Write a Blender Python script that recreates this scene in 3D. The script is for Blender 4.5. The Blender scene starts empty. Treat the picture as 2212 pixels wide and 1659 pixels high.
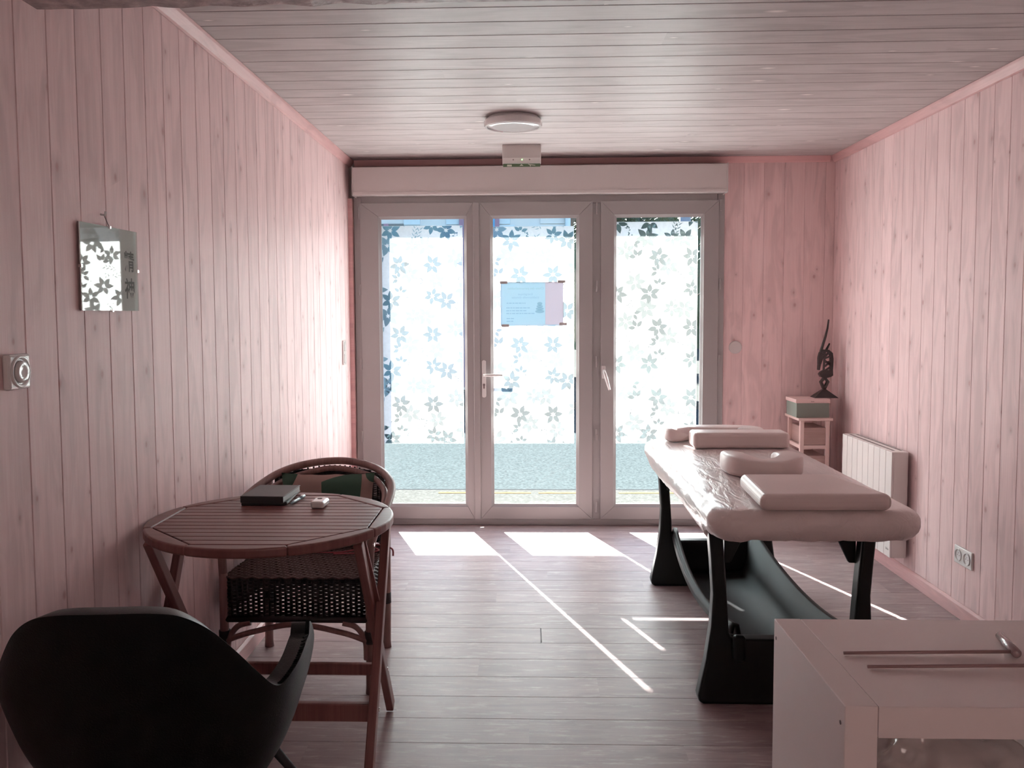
import bpy, math, random
from mathutils import Vector, Matrix, noise
random.seed(7)
scene = bpy.context.scene
col = scene.collection
PI = math.pi

# ------------------------------------------------------------------ camera
IW, IH, F, PX, PY = 2212.0, 1659.0, 1880.0, 1080.0, 800.0
cd = bpy.data.cameras.new('camera'); cam = bpy.data.objects.new('camera', cd); col.objects.link(cam)
cd.sensor_fit = 'HORIZONTAL'; cd.sensor_width = 36.0; cd.lens = F / IW * 36.0
cd.shift_x = (IW / 2 - PX) / IW; cd.shift_y = (PY - IH / 2) / IW
cd.clip_start = 0.05; cd.clip_end = 300
cam.matrix_world = (Matrix.Translation((0, 0, 1.40)) @ Matrix.Rotation(math.atan(61 / F), 4, 'Z')
                    @ Matrix.Rotation(PI / 2 - math.atan(122 / F), 4, 'X') @ Matrix.Rotation(-0.005, 4, 'Z'))
scene.camera = cam

# ------------------------------------------------------------------ light
SUN_DIR = Vector((0.342, -1.0, -0.746)).normalized()
w = bpy.data.worlds.new('sky'); scene.world = w; w.use_nodes = True
nt = w.node_tree; bg = nt.nodes['Background']
sk = nt.nodes.new('ShaderNodeTexSky'); sk.sky_type = 'NISHITA'; sk.sun_disc = False
sk.sun_elevation = math.radians(35.2); sk.sun_rotation = math.atan2(-0.342, 1.0)
sk.air_density = 1.0; sk.dust_density = 0.6; sk.ozone_density = 1.6
nt.links.new(sk.outputs[0], bg.inputs[0]); bg.inputs[1].default_value = 0.30
sl = bpy.data.lights.new('sun', 'SUN'); sl.energy = 34.0; sl.angle = math.radians(0.55); sl.color = (1.0, 0.965, 0.925)
so = bpy.data.objects.new('sun', sl); col.objects.link(so)
so.rotation_euler = SUN_DIR.to_track_quat('-Z', 'Y').to_euler(); so.location = (-3, 14, 10)
vs = scene.view_settings
vs.view_transform = 'Standard'; vs.look = 'None'; vs.gamma = 1.0; vs.exposure = 0.86; vs.use_curve_mapping = False

# ------------------------------------------------------------------ helpers
class MB:
    def __init__(s): s.v = []; s.f = []
    def add(s, vs_, fs):
        o = len(s.v); s.v += [tuple(p) for p in vs_]; s.f += [tuple(i + o for i in f) for f in fs]; return s
    def box(s, x0, x1, y0, y1, z0, z1):
        return s.add([(x, y, z) for z in (z0, z1) for y in (y0, y1) for x in (x0, x1)],
                     [(0, 2, 3, 1), (4, 5, 7, 6), (0, 1, 5, 4), (2, 6, 7, 3), (0, 4, 6, 2), (1, 3, 7, 5)])
    def bar(s, a, b, wx, wy, up=(0, 0, 1)):
        a = Vector(a); b = Vector(b); d = (b - a).normalized(); u = Vector(up)
        if abs(d.dot(u)) > 0.98: u = Vector((1, 0, 0))
        r = d.cross(u).normalized(); u = r.cross(d)
        vs_ = [p + r * i * wx / 2 + u * j * wy / 2 for p in (a, b) for i, j in ((-1, -1), (1, -1), (1, 1), (-1, 1))]
        return s.add(vs_, [(0, 1, 2, 3), (7, 6, 5, 4), (0, 4, 5, 1), (1, 5, 6, 2), (2, 6, 7, 3), (3, 7, 4, 0)])
    def prism(s, poly, a0, a1, axis='y'):
        n = len(poly)
        def m(p, a):
            return {'y': (p[0], a, p[1]), 'z': (p[0], p[1], a), 'x': (a, p[0], p[1])}[axis]
        return s.add([m(p, a0) for p in poly] + [m(p, a1) for p in poly],
                     [tuple(range(n)), tuple(reversed(range(n, 2 * n)))] + [(i, i + n, (i + 1) % n + n, (i + 1) % n) for i in range(n)])
    def tube(s, pts, r, n=8, caps=True, closed=False, flat=1.0):
        pts = [Vector(p) for p in pts]; m = len(pts); vs_ = []; fs = []
        rr = r if isinstance(r, (list, tuple)) else [r] * m
        pu = None
        for i, p in enumerate(pts):
            if closed: d = (pts[(i + 1) % m] - pts[i - 1]).normalized()
            else: d = (pts[min(i + 1, m - 1)] - pts[max(i - 1, 0)]).normalized()
            if pu is None: pu = Vector((0, 0, 1)) if abs(d.z) < 0.9 else Vector((0, 1, 0))
            x = d.cross(pu).normalized(); u = x.cross(d).normalized(); pu = u
            for k in range(n):
                a = 2 * PI * k / n; vs_.append(p + x * math.cos(a) * rr[i] + u * math.sin(a) * rr[i] * flat)
        for i in range(m if closed else m - 1):
            j = (i + 1) % m
            for k in range(n): fs.append((i * n + k, i * n + (k + 1) % n, j * n + (k + 1) % n, j * n + k))
        if caps and not closed: fs += [tuple(reversed(range(n))), tuple(range((m - 1) * n, m * n))]
        return s.add(vs_, fs)
    def lathe(s, prof, c=(0, 0, 0), n=32, axis='z', caps=True):
        vs_ = []; fs = []; m = len(prof)
        for r, z in prof:
            for k in range(n):
                a = 2 * PI * k / n; p = (r * math.cos(a), r * math.sin(a), z)
                if axis == 'y': p = (p[0], p[2], p[1])
                if axis == 'x': p = (p[2], p[0], p[1])
                vs_.append((p[0] + c[0], p[1] + c[1], p[2] + c[2]))
        for i in range(m - 1):
            for k in range(n): fs.append((i * n + k, i * n + (k + 1) % n, (i + 1) * n + (k + 1) % n, (i + 1) * n + k))
        if caps: fs += [tuple(reversed(range(n))), tuple(range((m - 1) * n, m * n))]
        return s.add(vs_, fs)
    def grid(s, fn, nu, nv, cu=False, cv=False):
        vs_ = [fn(i / (nu if cu else nu - 1), j / (nv if cv else nv - 1)) for i in range(nu) for j in range(nv)]
        fs = []
        for i in range(nu if cu else nu - 1):
            for j in range(nv if cv else nv - 1):
                i2 = (i + 1) % nu; j2 = (j + 1) % nv
                fs.append((i * nv + j, i2 * nv + j, i2 * nv + j2, i * nv + j2))
        return s.add(vs_, fs)
    def ribbon(s, pts, wd, y0, y1):                       # strip in the XZ plane with depth along Y
        m = len(pts); L = []; R = []
        ww = wd if isinstance(wd, (list, tuple)) else [wd] * m
        for i, p in enumerate(pts):
            a = Vector(pts[max(i - 1, 0)]); b = Vector(pts[min(i + 1, m - 1)]); d = (b - a).normalized(); nn = Vector((-d.y, d.x)) * ww[i] / 2
            L.append((p[0] + nn.x, p[1] + nn.y)); R.append((p[0] - nn.x, p[1] - nn.y))
        for i in range(m - 1): s.prism([L[i], L[i + 1], R[i + 1], R[i]], y0, y1)
        return s
    def build(s, name, mat, parent=None, smooth=False, bevel=0, seg=2, sub=0, solid=0, **kw):
        me = bpy.data.meshes.new(name); me.from_pydata(s.v, [], s.f); me.validate()
        import bmesh
        bm = bmesh.new(); bm.from_mesh(me); bmesh.ops.recalc_face_normals(bm, faces=bm.faces); bm.to_mesh(me); bm.free()
        me.materials.append(mat)
        if smooth: me.polygons.foreach_set('use_smooth', [True] * len(me.polygons))
        o = bpy.data.objects.new(name, me); col.objects.link(o)
        if solid:
            q = o.modifiers.new('solid', 'SOLIDIFY'); q.thickness = solid; q.offset = 0
        if bevel:
            q = o.modifiers.new('bevel', 'BEVEL'); q.width = bevel; q.segments = seg; q.limit_method = 'ANGLE'; q.angle_limit = math.radians(40)
        if sub:
            q = o.modifiers.new('sub', 'SUBSURF'); q.levels = sub; q.render_levels = sub
        if parent is not None: put(o, parent)
        for k, val in kw.items(): o[k] = val
        return o
def put(o, parent):
    o.parent = parent
    pm = Matrix.Translation(parent.location) if parent.type == 'EMPTY' else Matrix.Identity(4)
    q = parent
    while q.parent: q = q.parent
    o.matrix_parent_inverse = Matrix.Translation(-q.location) if (q is parent) else Matrix.Identity(4)
def thing(name, label, cat, loc=(0, 0, 0), group=None, kind=None):
    o = bpy.data.objects.new(name, None); col.objects.link(o); o.location = loc; o.empty_display_size = 0.1
    tag(o, label, cat, group, kind); return o
def tag(o, label, cat, group=None, kind=None):
    o['label'] = label; o['category'] = cat
    if group: o['group'] = group
    if kind: o['kind'] = kind
    return o

# ------------------------------------------------------------------ materials
class NT:
    def __init__(s, name):
        s.m = bpy.data.materials.new(name); s.m.use_nodes = True; s.t = s.m.node_tree
        s.b = s.t.nodes['Principled BSDF']; s.out = s.t.nodes['Material Output']
    def n(s, typ, **kw):
        nd = s.t.nodes.new('ShaderNode' + typ)
        for k, v in kw.items():
            if k[0] == '_': nd.inputs[k[1:].replace('_', ' ')].default_value = v
            else: setattr(nd, k, v)
        return nd
    def l(s, a, b): s.t.links.new(a, b)
    def math(s, op, a, b=None, clamp=False):
        nd = s.n('Math', operation=op, use_clamp=clamp)
        for i, q in enumerate((a, b)):
            if q is None: continue
            if hasattr(q, 'links'): s.l(q, nd.inputs[i])
            else: nd.inputs[i].default_value = q
        return nd.outputs[0]
    def ramp(s, src, stops):
        nd = s.n('ValToRGB'); e = nd.color_ramp.elements
        while len(e) < len(stops): e.new(0.5)
        for q, (p, c) in zip(e, stops): q.position = p; q.color = (*c, 1) if len(c) == 3 else c
        s.l(src, nd.inputs[0]); return nd.outputs[0]
    def mix(s, fac, a, b, blend='MIX'):
        nd = s.n('Mix', data_type='RGBA', blend_type=blend)
        for i, q in ((0, fac), (6, a), (7, b)):
            if hasattr(q, 'links'): s.l(q, nd.inputs[i])
            else: nd.inputs[i].default_value = q if i == 0 else (*q, 1)
        return nd.outputs[2]
    def bump(s, h, strength=0.3, dist=0.01):
        nd = s.n('Bump', _Strength=strength, _Distance=dist); s.l(h, nd.inputs['Height']); s.l(nd.outputs[0], s.b.inputs['Normal'])
def plain(name, c, rough=0.5, metal=0.0, spec=0.5, var=0.0, bump=0.0, scale=40, coat=0.0):
    q = NT(name); b = q.b
    b.inputs['Base Color'].default_value = (*c, 1); b.inputs['Roughness'].default_value = rough
    b.inputs['Metallic'].default_value = metal; b.inputs['Specular IOR Level'].default_value = spec
    b.inputs['Coat Weight'].default_value = coat
    if var or bump:
        tc = q.n('TexCoord'); nz = q.n('TexNoise', _Scale=scale, _Detail=4.0); q.l(tc.outputs['Object'], nz.inputs['Vector'])
        if var: q.l(q.ramp(nz.outputs[0], [(0.3, tuple(x * (1 - var) for x in c)), (0.7, tuple(min(1, x * (1 + var)) for x in c))]), b.inputs['Base Color'])
        if bump: q.bump(nz.outputs[0], bump, 0.004)
    return q.m
def wood(name, c0, c1, knot, rough, along=2, across=0, knots=1.0, spec=0.5, tint=0.08, kf=(8.0, 5.5), streak=None):
    """planks: grain runs along local axis `along`; each plank gets its own offset"""
    q = NT(name); tc = q.n('TexCoord'); oi = q.n('ObjectInfo'); sp = q.n('SeparateXYZ'); q.l(tc.outputs['Object'], sp.inputs[0])
    A = sp.outputs[along]; C = sp.outputs[across]; r = oi.outputs['Random']
    ro = q.math('MULTIPLY', r, 61.7)
    def vec(sc, sa):
        cb = q.n('CombineXYZ'); q.l(q.math('ADD', q.math('MULTIPLY', C, sc), ro), cb.inputs[0]); q.l(q.math('MULTIPLY', A, sa), cb.inputs[1]); q.l(ro, cb.inputs[2]); return cb.outputs[0]
    fine = q.n('TexNoise', _Scale=1.0, _Detail=5.0, _Roughness=0.6); q.l(vec(120, 3.0), fine.inputs['Vector'])
    figure = q.n('TexNoise', _Scale=1.0, _Detail=3.0, _Distortion=1.2); q.l(vec(14, 2.4), figure.inputs['Vector'])
    colr = q.mix(q.ramp(fine.outputs[0], [(0.3, (0, 0, 0)), (0.72, (1, 1, 1))]), c0, c1)
    colr = q.mix(q.ramp(figure.outputs[0], [(0.45, (0, 0, 0)), (0.62, (0.5, 0.5, 0.5))]), colr, tuple(x * 0.78 for x in c0))
    if knots:
        vo = q.n('TexVoronoi', voronoi_dimensions='2D', _Scale=1.0, _Randomness=1.0); q.l(vec(*kf), vo.inputs['Vector'])
        sc = q.n('SeparateColor'); q.l(vo.outputs['Color'], sc.inputs[0])
        on = q.math('GREATER_THAN', sc.outputs[0], 0.62)
        sz = q.math('MULTIPLY_ADD', sc.outputs[1], 0.06); sz.node.inputs[2].default_value = 0.035
        k = q.math('SUBTRACT', 1.0, q.math('DIVIDE', vo.outputs['Distance'], sz), clamp=True)
        k = q.math('MULTIPLY', k, on)
        halo = q.math('SUBTRACT', 1.0, q.math('DIVIDE', vo.outputs['Distance'], q.math('MULTIPLY', sz, 3.4)), clamp=True)
        halo = q.math('MULTIPLY', q.math('MULTIPLY', halo, on), q.math('MULTIPLY', figure.outputs[0], 1.0 * knots))
        colr = q.mix(halo, colr, tuple(x * 0.62 for x in c0))
        colr = q.mix(q.math('MULTIPLY', k, 1.5 * knots, clamp=True), colr, knot)
    if streak:
        st = q.n('TexNoise', _Scale=1.0, _Detail=6.0, _Roughness=0.75); q.l(vec(*streak[1]), st.inputs['Vector'])
        colr = q.mix(q.ramp(st.outputs[0], [(0.53, (0, 0, 0)), (0.66, (streak[2],) * 3)]), colr, streak[0])
    pv = q.math('MULTIPLY_ADD', r, tint * 2); pv.node.inputs[2].default_value = 1 - tint
    hv = q.n('HueSaturation'); q.l(colr, hv.inputs['Color']); q.l(pv, hv.inputs['Value'])
    q.l(hv.outputs[0], q.b.inputs['Base Color'])
    rr = q.math('MULTIPLY_ADD', fine.outputs[0], 0.2); rr.node.inputs[2].default_value = rough - 0.1
    q.l(rr, q.b.inputs['Roughness']); q.b.inputs['Specular IOR Level'].default_value = spec
    q.bump(q.math('ADD', fine.outputs[0], q.math('MULTIPLY', figure.outputs[0], 0.6)), 0.12, 0.003)
    return q.m

M = {}
M['pink'] = wood('pink_stained_pine', (0.86, 0.615, 0.615), (0.92, 0.70, 0.695), (0.62, 0.37, 0.37), 0.52, tint=0.05, spec=0.19)
M['ceil'] = wood('pale_pine_ceiling', (0.47, 0.41, 0.405), (0.55, 0.49, 0.485), (0.84, 0.76, 0.73), 0.48, tint=0.06, kf=(6, 2.0), knots=0.7, spec=0.3)
M['floor'] = wood('mauve_vinyl_plank', (0.335, 0.238, 0.24), (0.415, 0.308, 0.305), (0.2, 0.13, 0.13), 0.40, knots=0.0, spec=0.36, tint=0.07, streak=((0.62, 0.54, 0.53), (42, 6), 0.5))
M['pinktrim'] = wood('pink_moulding', (0.70, 0.40, 0.40), (0.76, 0.47, 0.46), (0.3, 0.14, 0.14), 0.4, along=1, across=2, knots=0.0)
M['teak'] = wood('red_brown_hardwood', (0.20, 0.075, 0.07), (0.29, 0.125, 0.115), (0.1, 0.04, 0.04), 0.38, along=0, across=1, knots=0.0, tint=0.1)
M['teakleg'] = wood('red_brown_leg', (0.20, 0.075, 0.07), (0.28, 0.12, 0.11), (0.1, 0.04, 0.04), 0.42, along=2, across=0, knots=0.0, tint=0.05)
M['beam'] = plain('rough_dark_beam', (0.34, 0.24, 0.235), 0.5, var=0.35, bump=0.9, scale=30)
M['backwall'] = plain('painted_wall', (0.66, 0.45, 0.43), 0.7)
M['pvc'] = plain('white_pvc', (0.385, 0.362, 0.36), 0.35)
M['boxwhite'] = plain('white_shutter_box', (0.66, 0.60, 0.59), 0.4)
M['white'] = plain('white_lacquer', (0.90, 0.78, 0.76), 0.35)
M['radiator'] = plain('white_enamel', (0.82, 0.76, 0.74), 0.3)
M['greygap'] = plain('flat_dark_grey', (0.25, 0.2, 0.2), 0.7)  # flat grey for backings, slots, holes, cord and small marks
M['plastic'] = plain('glossy_white_plastic', (0.78, 0.75, 0.74), 0.12, coat=0.4)
M['gloss'] = plain('glossy_opal_plastic', (0.72, 0.72, 0.72), 0.04, coat=0.6)
M['chrome'] = plain('steel', (0.75, 0.72, 0.72), 0.25, metal=1.0)
M['blackplastic'] = plain('black_moulded_plastic', (0.006, 0.0095, 0.011), 0.36, spec=0.35, bump=0.05, scale=300)
M['traymat'] = plain('matt_black_plastic', (0.016, 0.014, 0.015), 0.5, spec=0.10)
M['leather'] = plain('black_leather', (0.0028, 0.0050, 0.0056), 0.40, spec=0.28, bump=0.16, scale=260)
M['blackmetal'] = plain('black_powder_coat', (0.012, 0.013, 0.014), 0.45)
M['cushion'] = plain('beige_vinyl', (0.76, 0.62, 0.60), 0.36, var=0.03, scale=5)
M['rattan'] = wood('brown_rattan', (0.25, 0.135, 0.125), (0.36, 0.21, 0.195), (0.1, 0.05, 0.05), 0.4, knots=0.0)
M['wicker'] = plain('dark_wicker', (0.022, 0.014, 0.015), 0.42, var=0.3, scale=60)
M['wickertop'] = plain('brown_wicker', (0.10, 0.055, 0.052), 0.40, var=0.3, scale=50)
M['ribbon'] = plain('red_ribbon', (0.34, 0.07, 0.085), 0.7)
M['book'] = plain('dark_grey_cover', (0.065, 0.062, 0.062), 0.5)
M['book2'] = plain('black_cover', (0.02, 0.02, 0.022), 0.45)
M['pages'] = plain('pale_pages', (0.62, 0.70, 0.70), 0.6)
M['pen'] = plain('blue_grey_pen', (0.30, 0.42, 0.48), 0.25)
M['ebony'] = plain('dark_carved_wood', (0.030, 0.020, 0.020), 0.35, var=0.3, scale=20)
M['boxgreen'] = plain('grey_green_card', (0.23, 0.255, 0.225), 0.7)
M['lidpink'] = plain('pink_card_lid', (0.72, 0.50, 0.48), 0.6)
M['unit'] = plain('pale_pink_paint', (0.72, 0.52, 0.49), 0.5)
M['basket'] = wood('pinkish_rush', (0.44, 0.27, 0.25), (0.56, 0.38, 0.35), (0.2, 0.1, 0.1), 0.6, along=0, across=2, knots=0.0)
M['tape'] = plain('grey_tape', (0.50, 0.47, 0.47), 0.5)
M['asphalt'] = plain('asphalt', (0.055, 0.065, 0.067), 0.85, spec=0.0, var=0.35, scale=45)
M['pave'] = plain('pale_pavement', (0.075, 0.075, 0.07), 0.85, spec=0.0, var=0.3, scale=50)
M['kerb'] = plain('dark_kerb', (0.03, 0.032, 0.034), 0.8, spec=0.0)
M['yellow'] = plain('worn_yellow_paint', (0.16, 0.11, 0.055), 0.8, spec=0.0, var=0.25, scale=12)
M['facade'] = plain('pale_render', (0.50, 0.60, 0.63), 0.85, var=0.04, scale=3)
M['quoin'] = plain('pale_blue_stone', (0.45, 0.62, 0.70), 0.85)
M['blue'] = plain('blue_shutter_paint', (0.04, 0.32, 0.62), 0.4)
M['violet'] = plain('violet_frame_paint', (0.22, 0.16, 0.24), 0.6)
M['darkpane'] = plain('dark_window_glass', (0.05, 0.10, 0.12), 0.1)
M['roof'] = plain('grey_roof', (0.2, 0.17, 0.16), 0.8)
M['bark'] = plain('bark', (0.08, 0.06, 0.045), 0.9)
M['pole'] = plain('slate_grey_metal', (0.18, 0.22, 0.27), 0.5)
M['green'] = plain('exit_green', (0.10, 0.16, 0.08), 0.4)
M['signwhite'] = plain('sign_white', (0.75, 0.78, 0.68), 0.5)
M['extwall'] = plain('outside_render', (0.55, 0.50, 0.47), 0.85)
M['ink'] = plain('grey_ink', (0.13, 0.12, 0.12), 0.6)
M['inkfaint'] = plain('faint_ink', (0.5, 0.46, 0.45), 0.6)
M['paper'] = plain('grey_print_paper', (0.90, 0.85, 0.83), 0.6)
M['mallet'] = plain('mauve_lacquer', (0.36, 0.24, 0.25), 0.18, coat=0.5)
M['stick'] = plain('brown_wood_stick', (0.36, 0.22, 0.22), 0.5)

def leafmat():
    q = NT('dark_foliage'); b = q.b
    b.inputs['Base Color'].default_value = (0.05, 0.065, 0.03, 1); b.inputs['Roughness'].default_value = 0.5
    return q.m
M['leaf'] = leafmat()
def glassmat(name, refl=1.0, tint=(0.95, 0.99, 0.99)):
    q = NT(name); t = q.n('BsdfTransparent'); t.inputs[0].default_value = (*tint, 1)
    g = q.n('BsdfGlossy'); g.inputs['Roughness'].default_value = 0.01
    lw = q.n('LayerWeight', _Blend=0.5); mx = q.n('MixShader')
    fz = q.math('MULTIPLY_ADD', q.math('POWER', lw.outputs['Facing'], 5.0), 0.96 * refl); fz.node.inputs[2].default_value = 0.035 * refl
    q.l(fz, mx.inputs[0]); q.l(t.outputs[0], mx.inputs[1]); q.l(g.outputs[0], mx.inputs[2]); q.l(mx.outputs[0], q.out.inputs[0])
    return q.m
M['glass'] = glassmat('window_glass')
M['clipglass'] = glassmat('picture_glass', 1.1, (0.9, 0.93, 0.92))
def filmmat(name, frost, tint=(0.90, 0.955, 0.96)):
    """frost: share of diffusing film, the rest is rippled clear plastic"""
    q = NT(name); tc = q.n('TexCoord')
    nz = q.n('TexNoise', _Scale=60.0, _Detail=3.0); q.l(tc.outputs['Object'], nz.inputs['Vector'])
    tr = q.n('BsdfTranslucent'); df = q.n('BsdfDiffuse'); df.inputs[0].default_value = (0.78, 0.78, 0.77, 1)
    q.l(q.ramp(nz.outputs[0], [(0.35, (0.90, 0.90, 0.89)), (0.65, (0.96, 0.96, 0.95))]), tr.inputs[0])
    mx = q.n('MixShader'); mx.inputs[0].default_value = 0.80
    q.l(df.outputs[0], mx.inputs[1]); q.l(tr.outputs[0], mx.inputs[2])
    if frost < 1:
        rf = q.n('BsdfRefraction', _Roughness=0.30, _IOR=1.25); rf.inputs[0].default_value = (*tint, 1)
        wv = q.n('TexWave', _Scale=130.0, _Distortion=6.0, _Detail=2.0); wv.bands_direction = 'DIAGONAL'; q.l(tc.outputs['Object'], wv.inputs['Vector'])
        m2 = q.n('MixShader'); fac = q.math('MULTIPLY_ADD', wv.outputs[1], frost * 0.9); fac.node.inputs[2].default_value = frost * 0.55
        q.l(fac, m2.inputs[0]); q.l(rf.outputs[0], m2.inputs[1]); q.l(mx.outputs[0], m2.inputs[2]); mx = m2
    q.l(mx.outputs[0], q.out.inputs[0]); return q.m
M['film'] = filmmat('frosted_window_film', 1.0)
M['leafprint'] = filmmat('leaf_print', 0.055, (0.30, 0.45, 0.49))
M['faintprint'] = filmmat('faint_leaf_print', 0.078, (0.42, 0.56, 0.59))
def printmat(name, a, b, scale=300.0):
    q = NT(name); t = q.n('BsdfTransparent'); t.inputs[0].default_value = (*[(x + y_) / 2 for x, y_ in zip(a, b)], 1); q.l(t.outputs[0], q.out.inputs[0]); return q.m
def papermat(name, c, k=0.30):
    q = NT(name); tr = q.n('BsdfTranslucent'); df = q.n('BsdfDiffuse'); tr.inputs[0].default_value = (*c, 1); df.inputs[0].default_value = (*[min(1, x * 1.1) for x in c], 1)
    mx = q.n('MixShader'); mx.inputs[0].default_value = k; q.l(df.outputs[0], mx.inputs[1]); q.l(tr.outputs[0], mx.inputs[2]); q.l(mx.outputs[0], q.out.inputs[0])
    return q.m
M['postblue'] = papermat('poster_blue', (0.46, 0.585, 0.65))
M['postmauve'] = papermat('poster_mauve', (0.54, 0.53, 0.58))
M['postgreen'] = printmat('poster_green_ink', (0.78, 0.86, 0.80), (0.80, 0.88, 0.82))
M['postink'] = printmat('poster_blue_ink', (0.70, 0.76, 0.84), (0.74, 0.80, 0.87))
M['poststone'] = printmat('poster_grey_stone', (0.62, 0.68, 0.71), (0.80, 0.84, 0.86), 120)
def sheetmat():
    q = NT('thin_plastic_sheet'); b = q.b; b.inputs['Base Color'].default_value = (0.80, 0.68, 0.665, 1); b.inputs['Roughness'].default_value = 0.3
    b.inputs['Coat Weight'].default_value = 0.35; b.inputs['Coat Roughness'].default_value = 0.2
    tc = q.n('TexCoord'); mp = q.n('Mapping'); mp.inputs['Scale'].default_value = (9, 2.2, 9); q.l(tc.outputs['Object'], mp.inputs[0])
    nz = q.n('TexNoise', _Scale=2.2, _Detail=5.0, _Distortion=1.5); q.l(mp.outputs[0], nz.inputs['Vector']); q.bump(nz.outputs[0], 0.35, 0.02)
    return q.m
M['sheet'] = sheetmat()
def camo():
    q = NT('patchwork_fabric'); tc = q.n('TexCoord'); mp = q.n('Mapping'); mp.inputs['Scale'].default_value = (6.2, 6.2, 3.6); mp.inputs['Location'].default_value = (0.1, 0.3, 0.25); q.l(tc.outputs['Object'], mp.inputs[0])
    vo = q.n('TexVoronoi', _Scale=1.0); q.l(mp.outputs[0], vo.inputs['Vector']); sc = q.n('SeparateColor'); q.l(vo.outputs['Color'], sc.inputs[0])
    nd = q.ramp(sc.outputs[0], [(0.0, (0.40, 0.27, 0.24)), (0.40, (0.05, 0.11, 0.075)), (0.56, (0.36, 0.24, 0.21)), (0.80, (0.035, 0.03, 0.03)), (0.9, (0.30, 0.13, 0.14))])
    nd.node.color_ramp.interpolation = 'CONSTANT'; q.l(nd, q.b.inputs['Base Color']); q.b.inputs['Roughness'].default_value = 0.8
    return q.m
M['camo'] = camo()
def bagmat():
    q = NT('crumpled_clear_plastic'); b = q.b; b.inputs['Base Color'].default_value = (0.86, 0.78, 0.76, 1); b.inputs['Roughness'].default_value = 0.10; b.inputs['Transmission Weight'].default_value = 0.6; b.inputs['IOR'].default_value = 1.25
    b.inputs['Coat Weight'].default_value = 1.0; b.inputs['Coat Roughness'].default_value = 0.03
    return q.m
M['bag'] = bagmat()
def ledmat():
    q = NT('green_led'); e = q.n('Emission', _Strength=3.0); e.inputs[0].default_value = (0.25, 1.0, 0.2, 1); q.l(e.outputs[0], q.out.inputs[0]); return q.m
M['led'] = ledmat()

# ------------------------------------------------------------------ room shell
XL, XR, YF, YB, HC = -1.165, 1.975, 5.72, -2.2, 2.40
YO = 6.02                                              # outside face of the street wall
def struct(name, mb, mat, label, cat, **kw):
    return tag(mb.build(name, mat, **kw), label, cat, kind='structure')
BT = 0.012
wall_left = struct('wall_left', MB().box(XL - 0.15, XL - BT, YB, YO, 0, HC + 0.1), M['backwall'], 'long wall of pink stained upright pine boards beside the round table', 'wall')
wall_right = struct('wall_right', MB().box(XR + BT, XR + 0.15, YB, YO, 0, HC + 0.1), M['backwall'], 'long wall of pink stained upright pine boards behind the radiator', 'wall')
OL, OR_, OT = -1.011, 1.262, 2.13                      # outside opening
wall_front = struct('wall_front', MB().box(1.27, XR + BT, YF + BT, 5.80, 0, HC + 0.1).box(OR_, XR + BT, 5.80, YO, 0, HC + 0.1)
                    .box(XL - BT, OL, 5.80, YO, 0, HC + 0.1).box(OL, OR_, 5.80, YO, OT, HC + 0.1).box(XL - BT, 1.27, 5.74, 5.80, 2.17, HC + 0.1),
                    M['extwall'], 'street wall with the glazed door and a strip of pink boards', 'wall')
RW = (-0.55, 1.35, 0.90, 2.15)                        # added window behind the camera, lets in fill light
wall_back = struct('wall_back', MB().box(XL - 0.15, RW[0], YB - 0.15, YB, 0, HC + 0.1).box(RW[1], XR + 0.15, YB - 0.15, YB, 0, HC + 0.1).box(RW[0], RW[1], YB - 0.15, YB, 0, RW[2]).box(RW[0], RW[1], YB - 0.15, YB, RW[3], HC + 0.1), M['backwall'], 'plain wall closing the room behind the shelf unit', 'wall')
floor = struct('floor', MB().box(XL - BT, XR + BT, YB, 5.80, -0.1, -0.006), M['greygap'], 'mauve grey wood look plank floor', 'floor')
ceiling = struct('ceiling', MB().box(XL - BT, XR + BT, YB, 5.75, HC + BT, HC + 0.1), M['greygap'], 'pale pine board ceiling', 'ceiling')

def plank_mesh(name, wd, ln, t, ch, mat):
    """local x width, z length, front at y=0 facing -y, chamfered long edges"""
    g = 0.0003
    prof = [(g, t), (g, ch * 0.8), (g + ch, 0), (wd - g - ch, 0), (wd - g, ch * 0.8), (wd - g, t)]
    vs_ = [(x, y, z) for z in (0, ln) for x, y in prof]; n = 6
    fs = [tuple(range(n)), tuple(reversed(range(n, 2 * n)))] + [(i, i + n, (i + 1) % n + n, (i + 1) % n) for i in range(n)]
    me = bpy.data.meshes.new(name); me.from_pydata(vs_, [], fs)
    import bmesh
    bm = bmesh.new(); bm.from_mesh(me); bmesh.ops.recalc_face_normals(bm, faces=bm.faces); bm.to_mesh(me); bm.free()
    me.materials.append(mat); return me
def plank(name, me, mat4, parent):
    o = bpy.data.objects.new(name, me); col.objects.link(o); o.matrix_world = mat4; o.parent = parent; return o
def frame(ax, ay, az, loc):
    m = Matrix.Identity(4)
    for i, c in enumerate((ax, ay, az)):
        for j in range(3): m[j][i] = c[j]
    for j in range(3): m[j][3] = loc[j]
    return m
bL = plank_mesh('wall_board', 0.1365, HC, BT, 0.0026, M['pink'])
y = 0.072
while y < YF - 0.01:
    if y + 0.1365 > YF:
        me = plank_mesh('wall_board', YF - y, HC, BT, 0.0026, M['pink'])
    else: me = bL
    plank('board', me, frame((0, 1, 0), (-1, 0, 0), (0, 0, 1), (XL, y, 0)), wall_left); y += 0.1365
bR = plank_mesh('wall_board', 0.1275, HC, BT, 0.0026, M['pink'])
y = 4.701 + 0.1275 * 8
first = plank_mesh('wall_board', YF - y, HC, BT, 0.0026, M['pink'])
plank('board', first, frame((0, -1, 0), (1, 0, 0), (0, 0, 1), (XR, YF, 0)), wall_right)
while y > 0.4:
    plank('board', bR, frame((0, -1, 0), (1, 0, 0), (0, 0, 1), (XR, y, 0)), wall_right); y -= 0.1275
bF = plank_mesh('wall_board', 0.130, HC, BT, 0.0025, M['pink'])
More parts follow.
